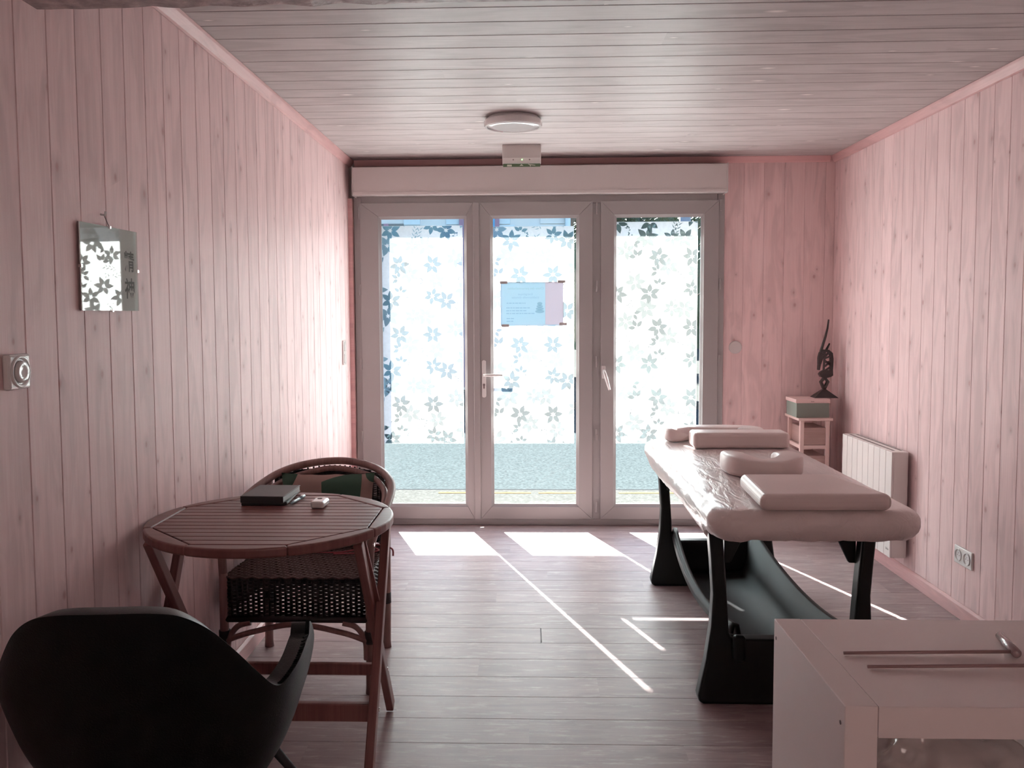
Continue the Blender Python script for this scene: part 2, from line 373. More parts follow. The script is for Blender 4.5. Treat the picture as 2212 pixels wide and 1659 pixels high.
for x in (1.394 - 0.124, 1.394, 1.524, 1.654, 1.784):
    plank('board', bF if x > 1.3 else plank_mesh('wall_board', 0.124, HC, BT, 0.0025, M['pink']), frame((1, 0, 0), (0, 1, 0), (0, 0, 1), (x, YF, 0)), wall_front)
plank('board', plank_mesh('wall_board', XR - 1.914, HC, BT, 0.0025, M['pink']), frame((1, 0, 0), (0, 1, 0), (0, 0, 1), (1.914, YF, 0)), wall_front)
# plain panelling behind the camera
for nm, x0, x1, par, ye in (('panel', XL - BT, XL, wall_left, 0.07), ('panel', XR, XR + BT, wall_right, 0.4)):
    MB().box(x0, x1, YB, ye, 0, HC).build(nm, M['pink'], par)
# ceiling boards, running across the room, some in two lengths
cache = {}
def cboard(ln, kind):
    k = (round(ln, 2), kind)
    if k not in cache:
        cache[k] = plank_mesh('ceiling_board', 0.1435, ln, BT, 0.0035, M['ceil']) if kind == 'c' else plank_mesh('floor_plank', 0.1745, ln, 0.006, 0.0012, M['floor'])
    return cache[k]
y = 2.05 - 0.1435 * 10; i = 0
joints = [0.9, -0.35, 0.62, 1.35, -0.05, 0.25, 1.1, -0.5, 0.5, 1.6]
while y < 5.73:
    j = joints[i % 10] if i % 3 != 2 else None
    segs = [(XL, XR)] if j is None else [(XL, round(j, 2)), (round(j, 2), XR)]
    for a, b in segs:
        plank('board', cboard(b - a, 'c'), frame((0, 1, 0), (0, 0, 1), (1, 0, 0), (a, y, HC)), ceiling)
    y += 0.1435; i += 1
MB().box(XL, XR, YB, 2.05 - 0.1435 * 10, HC, HC + BT).build('panel', M['ceil'], ceiling)
y = 4.326 + 0.1745 * 9; i = 0
offs = [-0.13, -0.62, -0.30, -0.75, -0.45, -0.95, -0.2, -0.66, -0.38, -0.85, -0.05]
while y > 0.6:
    a = XL; b = round(XL + 0.25 + ((i * 0.47 + 0.13) % 1.2), 2)
    while a < XR - 0.01:
        b = min(b, XR)
        if y <= 5.78: plank('plank', cboard(b - a, 'f'), frame((0, -1, 0), (0, 0, -1), (1, 0, 0), (a, y, 0)), floor)
        else: plank('plank', plank_mesh('floor_plank', 0.1745 - (y - 5.78), b - a, 0.006, 0.0012, M['floor']), frame((0, -1, 0), (0, 0, -1), (1, 0, 0), (a, 5.78, 0)), floor)
        a = b; b = round(b + 1.22, 2)
    y -= 0.1745; i += 1
MB().box(XL, XR, YB, y, -0.006, 0).build('panel', M['floor'], floor)

# beam crossing the room near the camera
bm_ = MB()
for i in range(91):
    x = XL + (XR - XL) * i / 90; nz_ = lambda k: 0.006 * noise.noise((i * 0.45, k, 2))
    bm_.v += [(x, 1.68, 2.128 + nz_(1)), (x, 1.88, 2.128 + nz_(2)), (x, 2.085 + nz_(5) * 0.6, 2.128 + nz_(3)), (x, 2.085, HC), (x, 1.68, HC)]
    if i: bm_.f += [((i - 1) * 5 + k, i * 5 + k, i * 5 + (k + 1) % 5, (i - 1) * 5 + (k + 1) % 5) for k in range(5)]
bm_.f += [(0, 1, 2, 3, 4), (454, 453, 452, 451, 450)]
struct('trim_1', bm_, M['beam'], 'dark rough beam crossing under the board ceiling', 'beam')
# mouldings
def moulding(name, prof, a0, a1, axis, label, mat=M['pinktrim']):
    return struct(name, MB().prism(prof, a0, a1, axis), mat, label, 'trim', bevel=0.004)
moulding('trim_2', [(XL, HC), (XL + 0.035, HC), (XL + 0.03, HC - 0.012), (XL + 0.012, HC - 0.04), (XL, HC - 0.045)], 0.3, YF, 'y', 'pink moulding where the ceiling meets the table side wall')
moulding('trim_3', [(XR, HC), (XR - 0.035, HC), (XR - 0.03, HC - 0.012), (XR - 0.012, HC - 0.04), (XR, HC - 0.045)], 0.3, YF, 'y', 'pink moulding where the ceiling meets the radiator side wall')
moulding('trim_4', [(YF, HC), (YF - 0.03, HC), (YF - 0.012, HC - 0.03), (YF, HC - 0.04)], XL + 0.035, XR - 0.035, 'x', 'pink moulding above the glazed door and shutter box')
moulding('baseboard_left', [(XL, 0), (XL + 0.014, 0), (XL + 0.014, 0.06), (XL + 0.004, 0.07), (XL, 0.07)], 0.3, 5.66, 'y', 'pink skirting board under the table side wall')
moulding('baseboard_right', [(XR, 0), (XR - 0.014, 0), (XR - 0.014, 0.06), (XR - 0.004, 0.07), (XR, 0.07)], 0.3, YF, 'y', 'pink skirting board under the radiator side wall')
moulding('baseboard_front', [(YF, 0), (YF - 0.014, 0), (YF - 0.014, 0.06), (YF - 0.004, 0.07), (YF, 0.07)], 1.272, XR - 0.016, 'x', 'pink skirting board beside the glazed door')
# corner slip between left wall and door frame
struct('trim_5', MB().box(XL, -1.138, 5.66, 5.74, 0, 2.15), M['pinktrim'], 'narrow pink corner slip beside the white door frame', 'trim')

# ------------------------------------------------------------------ glazed door, three leaves
fr = thing('trim_6', 'white outer frame around the three glazed door leaves', 'door frame', (0.06, 5.72, 0), kind='structure')
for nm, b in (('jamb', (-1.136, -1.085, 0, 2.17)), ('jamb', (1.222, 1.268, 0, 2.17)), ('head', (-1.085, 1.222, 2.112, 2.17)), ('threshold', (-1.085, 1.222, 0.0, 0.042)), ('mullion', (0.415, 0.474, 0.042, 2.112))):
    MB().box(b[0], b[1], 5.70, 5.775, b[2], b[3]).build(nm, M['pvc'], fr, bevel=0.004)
ZB, ZT, GB, GT = 0.044, 2.122, 0.128, 2.033
def leaf(name, label, x0, x1, g0, g1, hinges, hx):
    d = thing(name, label, 'glazed door', ((x0 + x1) / 2, 5.72, 0.04), kind='structure')
    y0, y1 = 5.682, 5.755
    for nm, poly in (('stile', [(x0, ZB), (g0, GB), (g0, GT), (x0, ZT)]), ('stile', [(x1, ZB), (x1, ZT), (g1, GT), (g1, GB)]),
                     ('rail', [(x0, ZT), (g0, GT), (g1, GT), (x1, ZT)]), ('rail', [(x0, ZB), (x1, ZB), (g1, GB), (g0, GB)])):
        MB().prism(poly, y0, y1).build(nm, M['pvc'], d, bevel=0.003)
    b = MB(); t = 0.016
    for poly in ([(g0, GB), (g0 + t, GB + t), (g0 + t, GT - t), (g0, GT)], [(g1, GB), (g1, GT), (g1 - t, GT - t), (g1 - t, GB + t)],
                 [(g0, GT), (g0 + t, GT - t), (g1 - t, GT - t), (g1, GT)], [(g0, GB), (g1, GB), (g1 - t, GB + t), (g0 + t, GB + t)]):
        n = len(b.v); b.prism(poly, 5.688, 5.706)
        for k in range(n, len(b.v)):
            vx = b.v[k]
            if vx[1] < 5.69 and (abs(vx[0] - g0) > 1e-4 and abs(vx[0] - g1) > 1e-4): b.v[k] = (vx[0], 5.700, vx[2])
    b.build('glazing_bead', M['pvc'], d)
    MB().box(g0 - 0.01, g1 + 0.01, 5.708, 5.714, GB - 0.01, GT + 0.01).build('pane', M['glass'], d)
    for z in hinges:
        h = MB().lathe([(0.0, -0.036), (0.0065, -0.036), (0.0065, -0.002), (0.0052, 0), (0.0065, 0.002), (0.0065, 0.036), (0.0, 0.036)], (hx, 5.680, z), 10)
        h.build('hinge', M['pvc'], d)
    return d
hz = lambda ys: [1.40 - (v_ - 678) / 1880 * 5.69 for v_ in ys]
d1 = leaf('door_1', 'narrow glazed door leaf beside the table side wall, with faded leaf film', -1.093, -0.354, -0.971, -0.400, hz((461, 625, 786, 944)), -1.097)
d2 = leaf('door_2', 'middle glazed door leaf carrying the taped poster and lever handle', -0.315, 0.420, -0.242, 0.330, hz((455, 620, 782, 940, 1098)), 0.446)
d3 = leaf('door_3', 'glazed door leaf beside the pink board strip, with tilted window handle', 0.472, 1.230, 0.559, 1.132, hz((450, 617, 780)), 1.240)
MB().box(-0.356, -0.313, 5.672, 5.70, ZB, ZT).build('astragal', M['pvc'], d2, bevel=0.005)
# lever handle, plate, keyhole
pl = MB().prism([(-0.303 + 0.014 + 0.014 * math.cos(a), (1.085 if math.sin(a) > 0 else 0.866) + 0.014 * math.sin(a)) for a in [k * PI / 8 for k in range(16)]], 5.674, 5.684).build('handle_plate', M['plastic'], d2, bevel=0.002)
lv = MB().tube([(-0.286, 5.680, 1.002), (-0.286, 5.648, 1.002), (-0.283, 5.636, 1.002), (-0.27, 5.632, 1.002), (-0.22, 5.632, 1.0025), (-0.165, 5.634, 1.002)], [0.010, 0.010, 0.0105, 0.0105, 0.0115, 0.008], 12, flat=0.9)
lv.build('lever', M['plastic'], d2, smooth=True)
MB().lathe([(0, 0), (0.008, 0), (0.008, -0.003), (0, -0.003)], (-0.289, 5.674, 0.937), 14, 'y').box(-0.2935, -0.2845, 5.6715, 5.674, 0.912, 0.936).build('keyhole', M['greygap'], d2)
# outside lever
MB().tube([(-0.286, 5.755, 0.975), (-0.286, 5.80, 0.975), (-0.27, 5.805, 0.975), (-0.135, 5.805, 0.972)], 0.010, 10).build('outside_lever', M['tape'], d2, smooth=True)
h3 = MB().box(0.478, 0.504, 5.674, 5.684, 0.975, 1.06).build('handle_base', M['plastic'], d3, bevel=0.006)
MB().tube([(0.491, 5.68, 1.028), (0.491, 5.645, 1.028), (0.494, 5.636, 1.020), (0.507, 5.632, 0.975), (0.527, 5.633, 0.905)], [0.009, 0.009, 0.010, 0.011, 0.008], 12).build('lever', M['plastic'], d3, smooth=True)
rw = thing('fill_window', 'white framed window added for fill light in the plain wall behind the shelf unit', 'window', (0.4, YB, 0.9), kind='structure')  # added opening that brings fill light onto camera-facing surfaces
for x0, x1, z0, z1 in ((RW[0], RW[0] + 0.06, RW[2], RW[3]), (RW[1] - 0.06, RW[1], RW[2], RW[3]), (RW[0] + 0.06, RW[1] - 0.06, RW[2], RW[2] + 0.06), (RW[0] + 0.06, RW[1] - 0.06, RW[3] - 0.06, RW[3]), (0.36, 0.44, RW[2] + 0.06, RW[3] - 0.06)):
    MB().box(x0, x1, YB - 0.10, YB - 0.03, z0, z1).build('window_frame', M['pvc'], rw, bevel=0.004)
MB().box(RW[0] + 0.05, RW[1] - 0.05, YB - 0.068, YB - 0.062, RW[2] + 0.05, RW[3] - 0.05).build('pane', M['glass'], rw)
# roller shutter box
sb = thing('shutter_box', 'long white roller shutter box above the glazed door', 'shutter box', (0.07, 5.64, 2.16))
MB().box(-1.116, 1.256, 5.575, 5.72, 2.165, 2.336).build('cover', M['boxwhite'], sb, bevel=0.004)
MB().box(-1.112, 1.252, 5.570, 5.576, 2.158, 2.178).build('lower_lip', M['boxwhite'], sb, bevel=0.002)
for a, b in ((-1.119, -1.114), (1.254, 1.259)): MB().box(a, b, 5.568, 5.72, 2.156, 2.340).build('end_cap', M['boxwhite'], sb, bevel=0.002)

# ------------------------------------------------------------------ window film with leaf print
def leaf_poly(cx, cz, ang, ln, wd):
    out = []
    N = 7
    for sgn in (1, -1):
        for k in range(N):
            t = k / N if sgn > 0 else 1 - k / N
            hw = wd * math.sin(PI * t ** 0.8) * sgn * 0.5
            px_, pz_ = t * ln, hw
            out.append((cx + px_ * math.cos(ang) - pz_ * math.sin(ang), cz + px_ * math.sin(ang) + pz_ * math.cos(ang)))
    return out
S = 0.00103
FLOW = [(265, 600, 62, 6, 0.2), (475, 600, 60, 6, 0.0), (210, 830, 62, 6, 0.5), (475, 800, 52, 6, 0.3), (5, 830, 62, 6, 0.9)]
TRI = [(130, 600, 52, 3, 1.0), (262, 690, 46, 3, 1.6), (270, 775, 42, 3, 0.4), (105, 510, 44, 2, -0.9)]
BERRY = [(85, 450, 26), (62, 410, 20), (95, 690, 16), (420, 720, 26), (310, 790, 18), (220, 720, 16), (400, 700, 14)]
FAINT = [(190, 480, 70, 6, 0.2), (60, 560, 56, 6, 0.6), (120, 760, 62, 6, 0.1), (330, 660, 60, 6, 0.4), (500, 700, 56, 6, 0.2), (430, 930, 60, 6, 0.0), (350, 480, 50, 6, 0.5)]
TWIG = [(370, 450, 1.2), (330, 560, 1.9), (30, 650, 0.2), (400, 760, 2.7), (360, 880, 1.4), (60, 700, 2.8)]
from mathutils.geometry import delaunay_2d_cdt
def film(name, label, x0, x1, z0, z1, xo, zo, hole=None):
    t = thing(name, label, 'window film', ((x0 + x1) / 2, 5.7065, z0))
    YF_ = 5.7065
    polys = [('film', [(x0, z0), (x1, z0), (x1, z1), (x0, z1)])]
    if hole: polys.append(('hole', [(hole[0], hole[2]), (hole[1], hole[2]), (hole[1], hole[3]), (hole[0], hole[3])]))
    def ok(x, z):
        if hole and hole[0] - 0.005 < x < hole[1] + 0.005 and hole[2] - 0.005 < z < hole[3] + 0.005: return False
        return x0 - 0.05 < x < x1 + 0.05 and z0 - 0.05 < z < z1 + 0.05
    def clip(ps):
        for ax, lim, sg in ((0, x0 + 0.0015, 1), (0, x1 - 0.0015, -1), (1, z0 + 0.0015, 1), (1, z1 - 0.0015, -1)):
            out = []
            for i, p in enumerate(ps):
                q = ps[i - 1]; a = (q[ax] - lim) * sg; b = (p[ax] - lim) * sg
                if (a >= 0) != (b >= 0):
                    u = a / (a - b); out.append((q[0] + (p[0] - q[0]) * u, q[1] + (p[1] - q[1]) * u))
                if b >= 0: out.append(p)
            ps = out
            if len(ps) < 3: return None
        return ps
    def poly(kind, ps):
        ps = clip(ps)
        if not ps: return
        if sum(ps[i - 1][0] * p[1] - p[0] * ps[i - 1][1] for i, p in enumerate(ps)) < 0: ps = ps[::-1]
        polys.append((kind, ps))
    rnd = random.Random(name + label)
    PER = 445 * S
    for k in range(-1, 5):
        for cxx in (-1, 0, 1):
            def pos(a, b_): return x0 + xo + a * S + cxx * 560 * S, zo - (b_ - 400) * S - k * PER + PER
            for lst, kind in ((FLOW + TRI, 'leaf'), (FAINT, 'faint')):
                for a, b_, r, n, rot in lst:
                    x, z = pos(a, b_)
                    if not ok(x, z): continue
                    for q in range(n):
                        ang = rot + q * (2 * PI / 6) + rnd.uniform(-0.12, 0.12)
                        poly(kind, leaf_poly(x + 0.008 * math.cos(ang), z + 0.008 * math.sin(ang), ang, r * S * rnd.uniform(0.85, 1.05), r * S * 0.52))
            for a, b_, r in BERRY:
                x, z = pos(a, b_)
                if not ok(x, z): continue
                for q in range(8):
                    aa = rnd.uniform(0, 2 * PI); rr = r * S * math.sqrt(rnd.random()); br = rnd.uniform(0.003, 0.005)
                    poly('leaf', [(x + rr * math.cos(aa) + br * math.cos(h_), z + rr * math.sin(aa) + br * math.sin(h_)) for h_ in [i_ * PI / 3 for i_ in range(6)]])
            for a, b_, rot in TWIG:
                x, z = pos(a, b_)
                if not ok(x, z): continue
                for q in range(7):
                    tt = q * 0.013; bx_ = x + tt * math.cos(rot); bz_ = z + tt * math.sin(rot)
                    poly('faint', leaf_poly(bx_, bz_, rot + (0.7 if q % 2 else -0.7), 0.03, 0.006))
    V = []; FF = []
    for kind, ps in polys:
        FF.append(tuple(range(len(V), len(V) + len(ps)))); V += [Vector(p) for p in ps]
    ov, oe, of, iv, ie, idf = delaunay_2d_cdt(V, [], FF, 1, 1e-5)
    part = {'film': MB(), 'leaf': MB(), 'faint': MB()}; kinds = [k for k, _ in polys]
    for f_, src in zip(of, idf):
        ks = {kinds[i_] for i_ in src}
        if 'hole' in ks or not ks: continue
        k = 'leaf' if 'leaf' in ks else ('faint' if 'faint' in ks else 'film')
        part[k].add([(ov[i_].x, YF_, ov[i_].y) for i_ in f_], [tuple(range(len(f_)))])
    part['film'].build('sheet', M['film'], t); part['leaf'].build('leaf_print', M['leafprint'], t, kind='stuff'); part['faint'].build('faint_leaf_print', M['faintprint'], t, kind='stuff')
    return t
PX0, PX1, PZ0, PZ1 = -0.170, 0.231, 1.329, 1.606
film('window_film', 'frosted leaf print film on the door leaf beside the table side wall', -0.955, -0.425, 0.546, 1.976, -0.16, 1.93)
film('window_film', 'frosted leaf print film around the taped poster', -0.226, 0.300, 0.546, 1.966, -0.10, 1.86, (PX0 - 0.009, PX1 - 0.004, PZ0 - 0.009, PZ1 - 0.004))
film('window_film', 'frosted leaf print film on the door leaf beside the pink board strip', 0.574, 1.098, 0.546, 1.990, 0.0, 1.97)

# poster taped on the film
po = thing('poster', 'blue and mauve printed poster taped to the middle glass, seen from behind', 'poster', (0.03, 5.703, PZ0))
xs = PX1 - 0.118
MB().box(PX0, xs, 5.7030, 5.7036, PZ0, PZ1).build('printed_sheet', M['postblue'], po)
MB().box(xs, PX1, 5.7030, 5.7036, PZ0, PZ1).build('side_band', M['postmauve'], po)
for x, z in ((PX0 + 0.012, PZ1 - 0.002), (PX1 - 0.012, PZ1 + 0.002), (PX0 + 0.022, PZ0 - 0.006), (PX1 - 0.002, PZ0 + 0.003)):
    MB().box(x - 0.025, x + 0.025, 5.7014, 5.7020, z - 0.009, z + 0.009).build('tape', M['tape'], po)
def text(body, size, mat, m4, name, parent, extrude=0.0, align='LEFT', bold=0.0):
    cu = bpy.data.curves.new(name, 'FONT'); cu.body = body; cu.size = size; cu.extrude = extrude; cu.align_x = align; cu.offset = bold
    o = bpy.data.objects.new(name, cu); col.objects.link(o)
    dg = bpy.context.evaluated_depsgraph_get(); me = bpy.data.meshes.new_from_object(o.evaluated_get(dg))
    bpy.data.objects.remove(o); me.transform(m4); me.materials.clear(); me.materials.append(mat)
    q = bpy.data.objects.new(name, me); col.objects.link(q); put(q, parent); return q
def mirrored(x, z): return frame((-1, 0, 0), (0, 0, 1), (0, 1, 0), (x, 5.7024, z))
text('Choix des personnalisables', 0.0215, M['postgreen'], mirrored(xs - 0.010, PZ1 - 0.048), 'title', po)
text('Energétique', 0.020, M['postink'], mirrored(xs - 0.130, PZ1 - 0.085), 'subtitle', po, align='CENTER')
text('traditionnelle chinoise', 0.020, M['postink'], mirrored(xs - 0.130, PZ1 - 0.106), 'subtitle', po, align='CENTER')
tx = MB()
rl = random.Random(3)
for zz, x0, x1 in ((0.140, 0.030, 0.150), (0.171, 0.028, 0.175), (0.189, 0.028, 0.160), (0.207, 0.028, 0.195), (0.240, 0.030, 0.070), (0.258, 0.030, 0.065)):
    x = PX0 + x0
    while x < PX0 + x1:
        q = rl.uniform(0.008, 0.026); tx.add([(x, 5.7024, PZ1 - zz), (x + q, 5.7024, PZ1 - zz), (x + q, 5.7024, PZ1 - zz + 0.006), (x, 5.7024, PZ1 - zz + 0.006)], [(0, 1, 2, 3)]); x += q + 0.004
tx.build('small_print', M['postink'], po, kind='stuff')
for k, (w_, h_, z) in enumerate(((0.030, 0.011, 0.1455), (0.026, 0.010, 0.163), (0.021, 0.009, 0.179), (0.017, 0.011, 0.196))):
    zc = PZ0 + z - 0.06
    MB().add([(xs - 0.036 + w_ * math.cos(a), 5.7024, zc + h_ * math.sin(a)) for a in [i * PI / 10 for i in range(20)]], [tuple(range(20))]).build('stone_picture', M['poststone'], po)

# ------------------------------------------------------------------ outside
struct('ground', MB().box(-40, 40, YO - 0.25, 7.00, -0.3, -0.03), M['pave'], 'pale speckled pavement outside the glazed door', 'pavement')
struct('road', MB().box(-40, 40, 7.06, 13.2, -0.3, -0.06), M['asphalt'], 'grey asphalt street outside the glazed door', 'road')
struct('kerb', MB().box(-40, 40, 7.0, 7.06, -0.3, -0.035), M['kerb'], 'dark kerb line between pavement and street', 'kerb')
struct('far_ground', MB().box(-60, 60, 13.2, 70, -0.3, 0.05), M['pave'], 'ground beyond the street', 'ground')
for a, b in ((-0.72, -0.30), (-0.28, 0.02), (0.08, 0.62), (0.72, 1.5)):
    struct('paint_line', MB().box(a, b, 6.86, 6.90, -0.03, -0.027), M['yellow'], 'worn yellow paint stroke along the kerb outside', 'road marking')['group'] = 'yellow strokes along the kerb'
HK = 15.5 / 14                                         # house stands 15.5 m away
def hb(x0, x1, y0, y1, z0, z1): return MB().box(x0 * HK, x1 * HK, y0 + 1.5, y1 + 1.5, z0, z1)
struct('yard', MB().box(-30, 30, -30, YB - 0.15, -0.3, -0.05), M['pave'], 'paved yard added behind the building to go with the fill window', 'ground')  # unseen ground added along with the rear window and house
cw = thing('bounce_house', 'long pinkish rendered house added across the yard to bounce sunlight indoors', 'house', (0, -9, 0), kind='structure')  # unseen house added as a sunlit reflector for the rear window
MB().box(-14, 14, -12, -9.0, -0.05, 5.2).build('wall', plain('pink_bounce_render', (0.24, 0.17, 0.155), 0.9), cw)  # wall tone sets how strong the bounced fill is
MB().box(-14.3, 14.3, -12.3, -8.7, 5.2, 5.5).build('roof', M['roof'], cw)
hs = thing('house', 'pale house across the street with a blue shutter', 'house', (-3, 15.5, 0))
hb(-9, 0.60, 14, 18, 0, 3.35).build('wall', M['facade'], hs)
hb(-9.3, 0.9, 13.8, 18.2, 3.35, 3.45).build('roof', M['roof'], hs)
hb(-2.62, -1.98, 13.96, 14.0, 1.0, 3.0).build('window', M['darkpane'], hs)
hb(-2.30, -2.22, 13.94, 14.0, 1.0, 3.0).build('window_bar', M['violet'], hs)
hb(-1.02, -0.52, 13.93, 14.0, 0.2, 3.1).build('shutter', M['blue'], hs)
for a, b in ((-1.09, -1.02), (-0.52, -0.45)): hb(a, b, 13.9, 14.0, 0.1, 3.15).build('shutter_frame', M['violet'], hs)
for i in range(9):
    z = 0.1 + i * 0.36; e = 0.18 if i % 2 else 0.0
    hb(0.20 - e, 0.58, 13.965, 14.0, z, z + 0.345).build('quoin', M['facade'], hs)
    hb(-0.45, -0.28 + e * 0.4, 13.965, 14.0, z, z + 0.345).build('quoin', M['quoin'], hs)
    hb(-1.30 - e * 0.4, -1.09, 13.965, 14.0, z, z + 0.345).build('quoin', M['quoin'], hs)
    hb(-1.98, -1.72, 13.97, 14.0, z, z + 0.345).build('quoin', M['quoin'], hs)
MB().tube([(0.70, 15.4, 0), (0.70, 15.4, 3.3)], 0.05, 8).build('downpipe', M['quoin'], hs)
lp = thing('street_pole', 'slate grey pole across the street beside the tree', 'pole', (2.42, 13.6, 0))
MB().tube([(2.42, 13.6, 0), (2.42, 13.6, 4.2)], 0.09, 12).build('shaft', M['pole'], lp, smooth=True)
MB().lathe([(0, 0), (0.16, 0), (0.16, 0.05), (0.11, 0.09), (0, 0.09)], (2.42, 13.6, 0.0), 12).build('base_plate', M['pole'], lp)
fn_ = thing('gate_post', 'pale orange post at the far side of the street', 'post', (2.86, 13.8, 0))
MB().box(2.80, 2.90, 13.75, 13.85, 0, 3.1).build('shaft', plain('pale_orange_render', (0.85, 0.62, 0.45), 0.8), fn_)
MB().box(2.78, 2.92, 13.73, 13.87, 3.1, 3.16).build('cap', M['roof'], fn_)
hd = thing('hedge', 'tall dark evergreen hedge added behind the trees to block bright low sky', 'hedge', (16, 34, 0))  # added to screen the bright horizon seen through the leaf print
def hedgef(u, v):
    x = 1.6 + 34 * u; zz = 7.0 * math.sin(PI * min(v, 0.5)) if v < 0.5 else 7.0 * math.sin(PI * (1 - v)); yy_ = 34 + (-1.0 if v < 0.5 else 1.0) * math.cos(PI * min(v, 1 - v)) * 1.0
    k = noise.noise((x * 1.3, v * 9, 1)) * 0.5 + noise.noise((x * 3.1, v * 17, 4)) * 0.25
    return (x, yy_ + k, max(0.0, zz + k * 1.2 * (1 if 0.1 < v < 0.9 else 0)))
MB().grid(hedgef, 160, 25).build('foliage', M['leaf'], hd)
def tree(label, x, y, h, rx, rz, n, cz):
    t = thing('tree', label, 'tree', (x, y, 0)); r = random.Random(label)
    MB().tube([(x, y, 0), (x + 0.05, y, h * 0.35), (x - 0.03, y, h * 0.8)], [0.11, 0.09, 0.03], 8).build('trunk', M['bark'], t, smooth=True)
    br = MB()
    for k in range(9):
        a = r.uniform(0, 2 * PI); q = r.uniform(0.5, 1.0); s_ = h * r.uniform(0.3, 0.7)
        br.tube([(x, y, s_), (x + rx * 0.5 * q * math.cos(a), y + rx * 0.5 * q * math.sin(a), s_ + 0.3), (x + rx * 0.9 * q * math.cos(a), y + rx * 0.9 * q * math.sin(a), s_ + 0.5)], [0.035, 0.02, 0.008], 5)
    br.build('branch', M['bark'], t)
    lf = MB()
    for k in range(n):
        a = r.uniform(0, 2 * PI); c = r.uniform(-1, 1); q = r.random() ** 0.4; s_ = math.sqrt(1 - c * c)
        p = Vector((x + rx * q * s_ * math.cos(a), y + rx * q * s_ * math.sin(a), cz + rz * q * c))
        u = Vector((r.uniform(-1, 1), r.uniform(-1, 1), r.uniform(-1, 1))).normalized(); v = u.orthogonal().normalized(); l = r.uniform(0.05, 0.10)
        lf.add([p - u * l, p + v * l * 0.4, p + u * l, p - v * l * 0.4], [(0, 1, 2, 3)])
    lf.build('foliage', M['leaf'], t, kind='stuff')
tree('dense dark tree beside the pale house across the street', 2.15, 22.5, 5.2, 1.08, 1.7, 5200, 3.9)
tree('sparse dark tree behind the slate grey pole across the street', 4.75, 26.0, 5.8, 1.35, 1.6, 1100, 4.4)

# ------------------------------------------------------------------ massage table
def rrect(cx, cy, hx, hy, r, n=12):
    out = []
    for qx, qy, a0 in ((1, 1, 0), (-1, 1, PI / 2), (-1, -1, PI), (1, -1, 3 * PI / 2)):
        for k in range(n + 1):
            a = a0 + PI / 2 * k / n; out.append((cx + qx * (hx - r) + r * math.cos(a), cy + qy * (hy - r) + r * math.sin(a)))
    return out
def dense(poly, step):
    out = []
    for i, p in enumerate(poly):
        q = poly[(i + 1) % len(poly)]; d = math.dist(p, q); n = max(1, int(d / step))
        out += [(p[0] + (q[0] - p[0]) * k / n, p[1] + (q[1] - p[1]) * k / n) for k in range(n)]
    return out
mt = thing('massage_table', 'padded massage table on black moulded legs under a thin plastic cover', 'massage table', (0.945, 3.75, 0))
XC = 0.945
outer = [(0.650, 0.63), (0.660, 0.52), (0.668, 0.40), (0.662, 0.28), (0.645, 0.16), (0.626, 0.07), (0.618, 0.03), (0.622, 0.008), (0.638, 0.0)]
inner = [(0.765, 0.238), (0.737, 0.238), (0.726, 0.262), (0.722, 0.33), (0.714, 0.45), (0.706, 0.55), (0.700, 0.63)]
def uframe(y0, y1, sx, cxx):
    T = lambda x: (x - XC) * sx + cxx
    lp_ = [(T(a), b) for a, b in outer]; rp = [(T(2 * XC - a), b) for a, b in reversed(outer)]
    ri = [(T(2 * XC - a), b) for a, b in reversed(inner)]; li = [(T(a), b) for a, b in inner]
    return lp_ + rp, ri, li
for y0, y1, sx, cxx in ((3.055, 3.115, 1.0, 0.932), (4.415, 4.475, 1.0, 0.955)):
    lp_, ri, li = uframe(y0, y1, sx, cxx)
    MB().prism(lp_ + list(reversed([]) ) + ri + li, y0, y1).build('end_frame', M['blackplastic'], mt, bevel=0.010, seg=3)
for yy_, sg in ((3.115, 1), (4.415, -1)):
    for x0, x1 in ((0.705, 0.80), (1.175, 1.08)):
        MB().prism([(x0, 0.648), (x1, 0.648), (x0 + (x1 - x0) * 0.25, 0.50), (x0, 0.50)], yy_, yy_ + 0.02 * sg).build('bracket', M['blackplastic'], mt, bevel=0.004)
kn = MB().box(0.722, 0.766, 3.02, 3.056, 0.168, 0.262).build('latch', M['blackplastic'], mt, bevel=0.014, seg=4)
def trayf(u, v):
    y_ = 3.11 + 1.31 * v; q = 2 * v - 1
    rim = 0.195 + 0.075 * q * q + 0.03 * v; out_ = 0.02 * (1 - q * q)
    prof = [(0.735 - out_, rim - 0.03), (0.742 - out_, rim), (0.758 - out_, rim), (0.785, 0.12), (0.81, 0.075), (0.945, 0.072), (1.08, 0.075), (1.105, 0.12), (1.132 + out_, rim), (1.148 + out_, rim), (1.155 + out_, rim - 0.03)]
    return (prof[int(round(u * 10))][0], y_, prof[int(round(u * 10))][1])
MB().grid(trayf, 11, 24).build('tray', M['traymat'], mt, smooth=True, solid=0.010)
MB().box(0.67, 1.235, 2.97, 4.52, 0.632, 0.655).build('top_frame', M['blackplastic'], mt, bevel=0.005)
MB().box(0.625, 1.30, 2.905, 4.575, 0.652, 0.728).build('mattress', M['cushion'], mt, bevel=0.03, seg=4)
MXc, MYc, MHX, MHY, MR = 0.962, 3.735, 0.358, 0.868, 0.048
lev = [(0.300, 0.742), (0.15, 0.742), (0.09, 0.742)] + [(MR - MR * math.sin(a_), 0.742 - MR + MR * math.cos(a_)) for a_ in [PI / 2 * k / 6 for k in range(0, 7)]] + [(0.0, 0.680), (0.004, 0.664), (0.014, 0.648), (0.026, 0.638)]
base_ = dense(rrect(0, 0, MHX, MHY, 0.085, 10), 0.02); NP = len(base_); sv = MB()
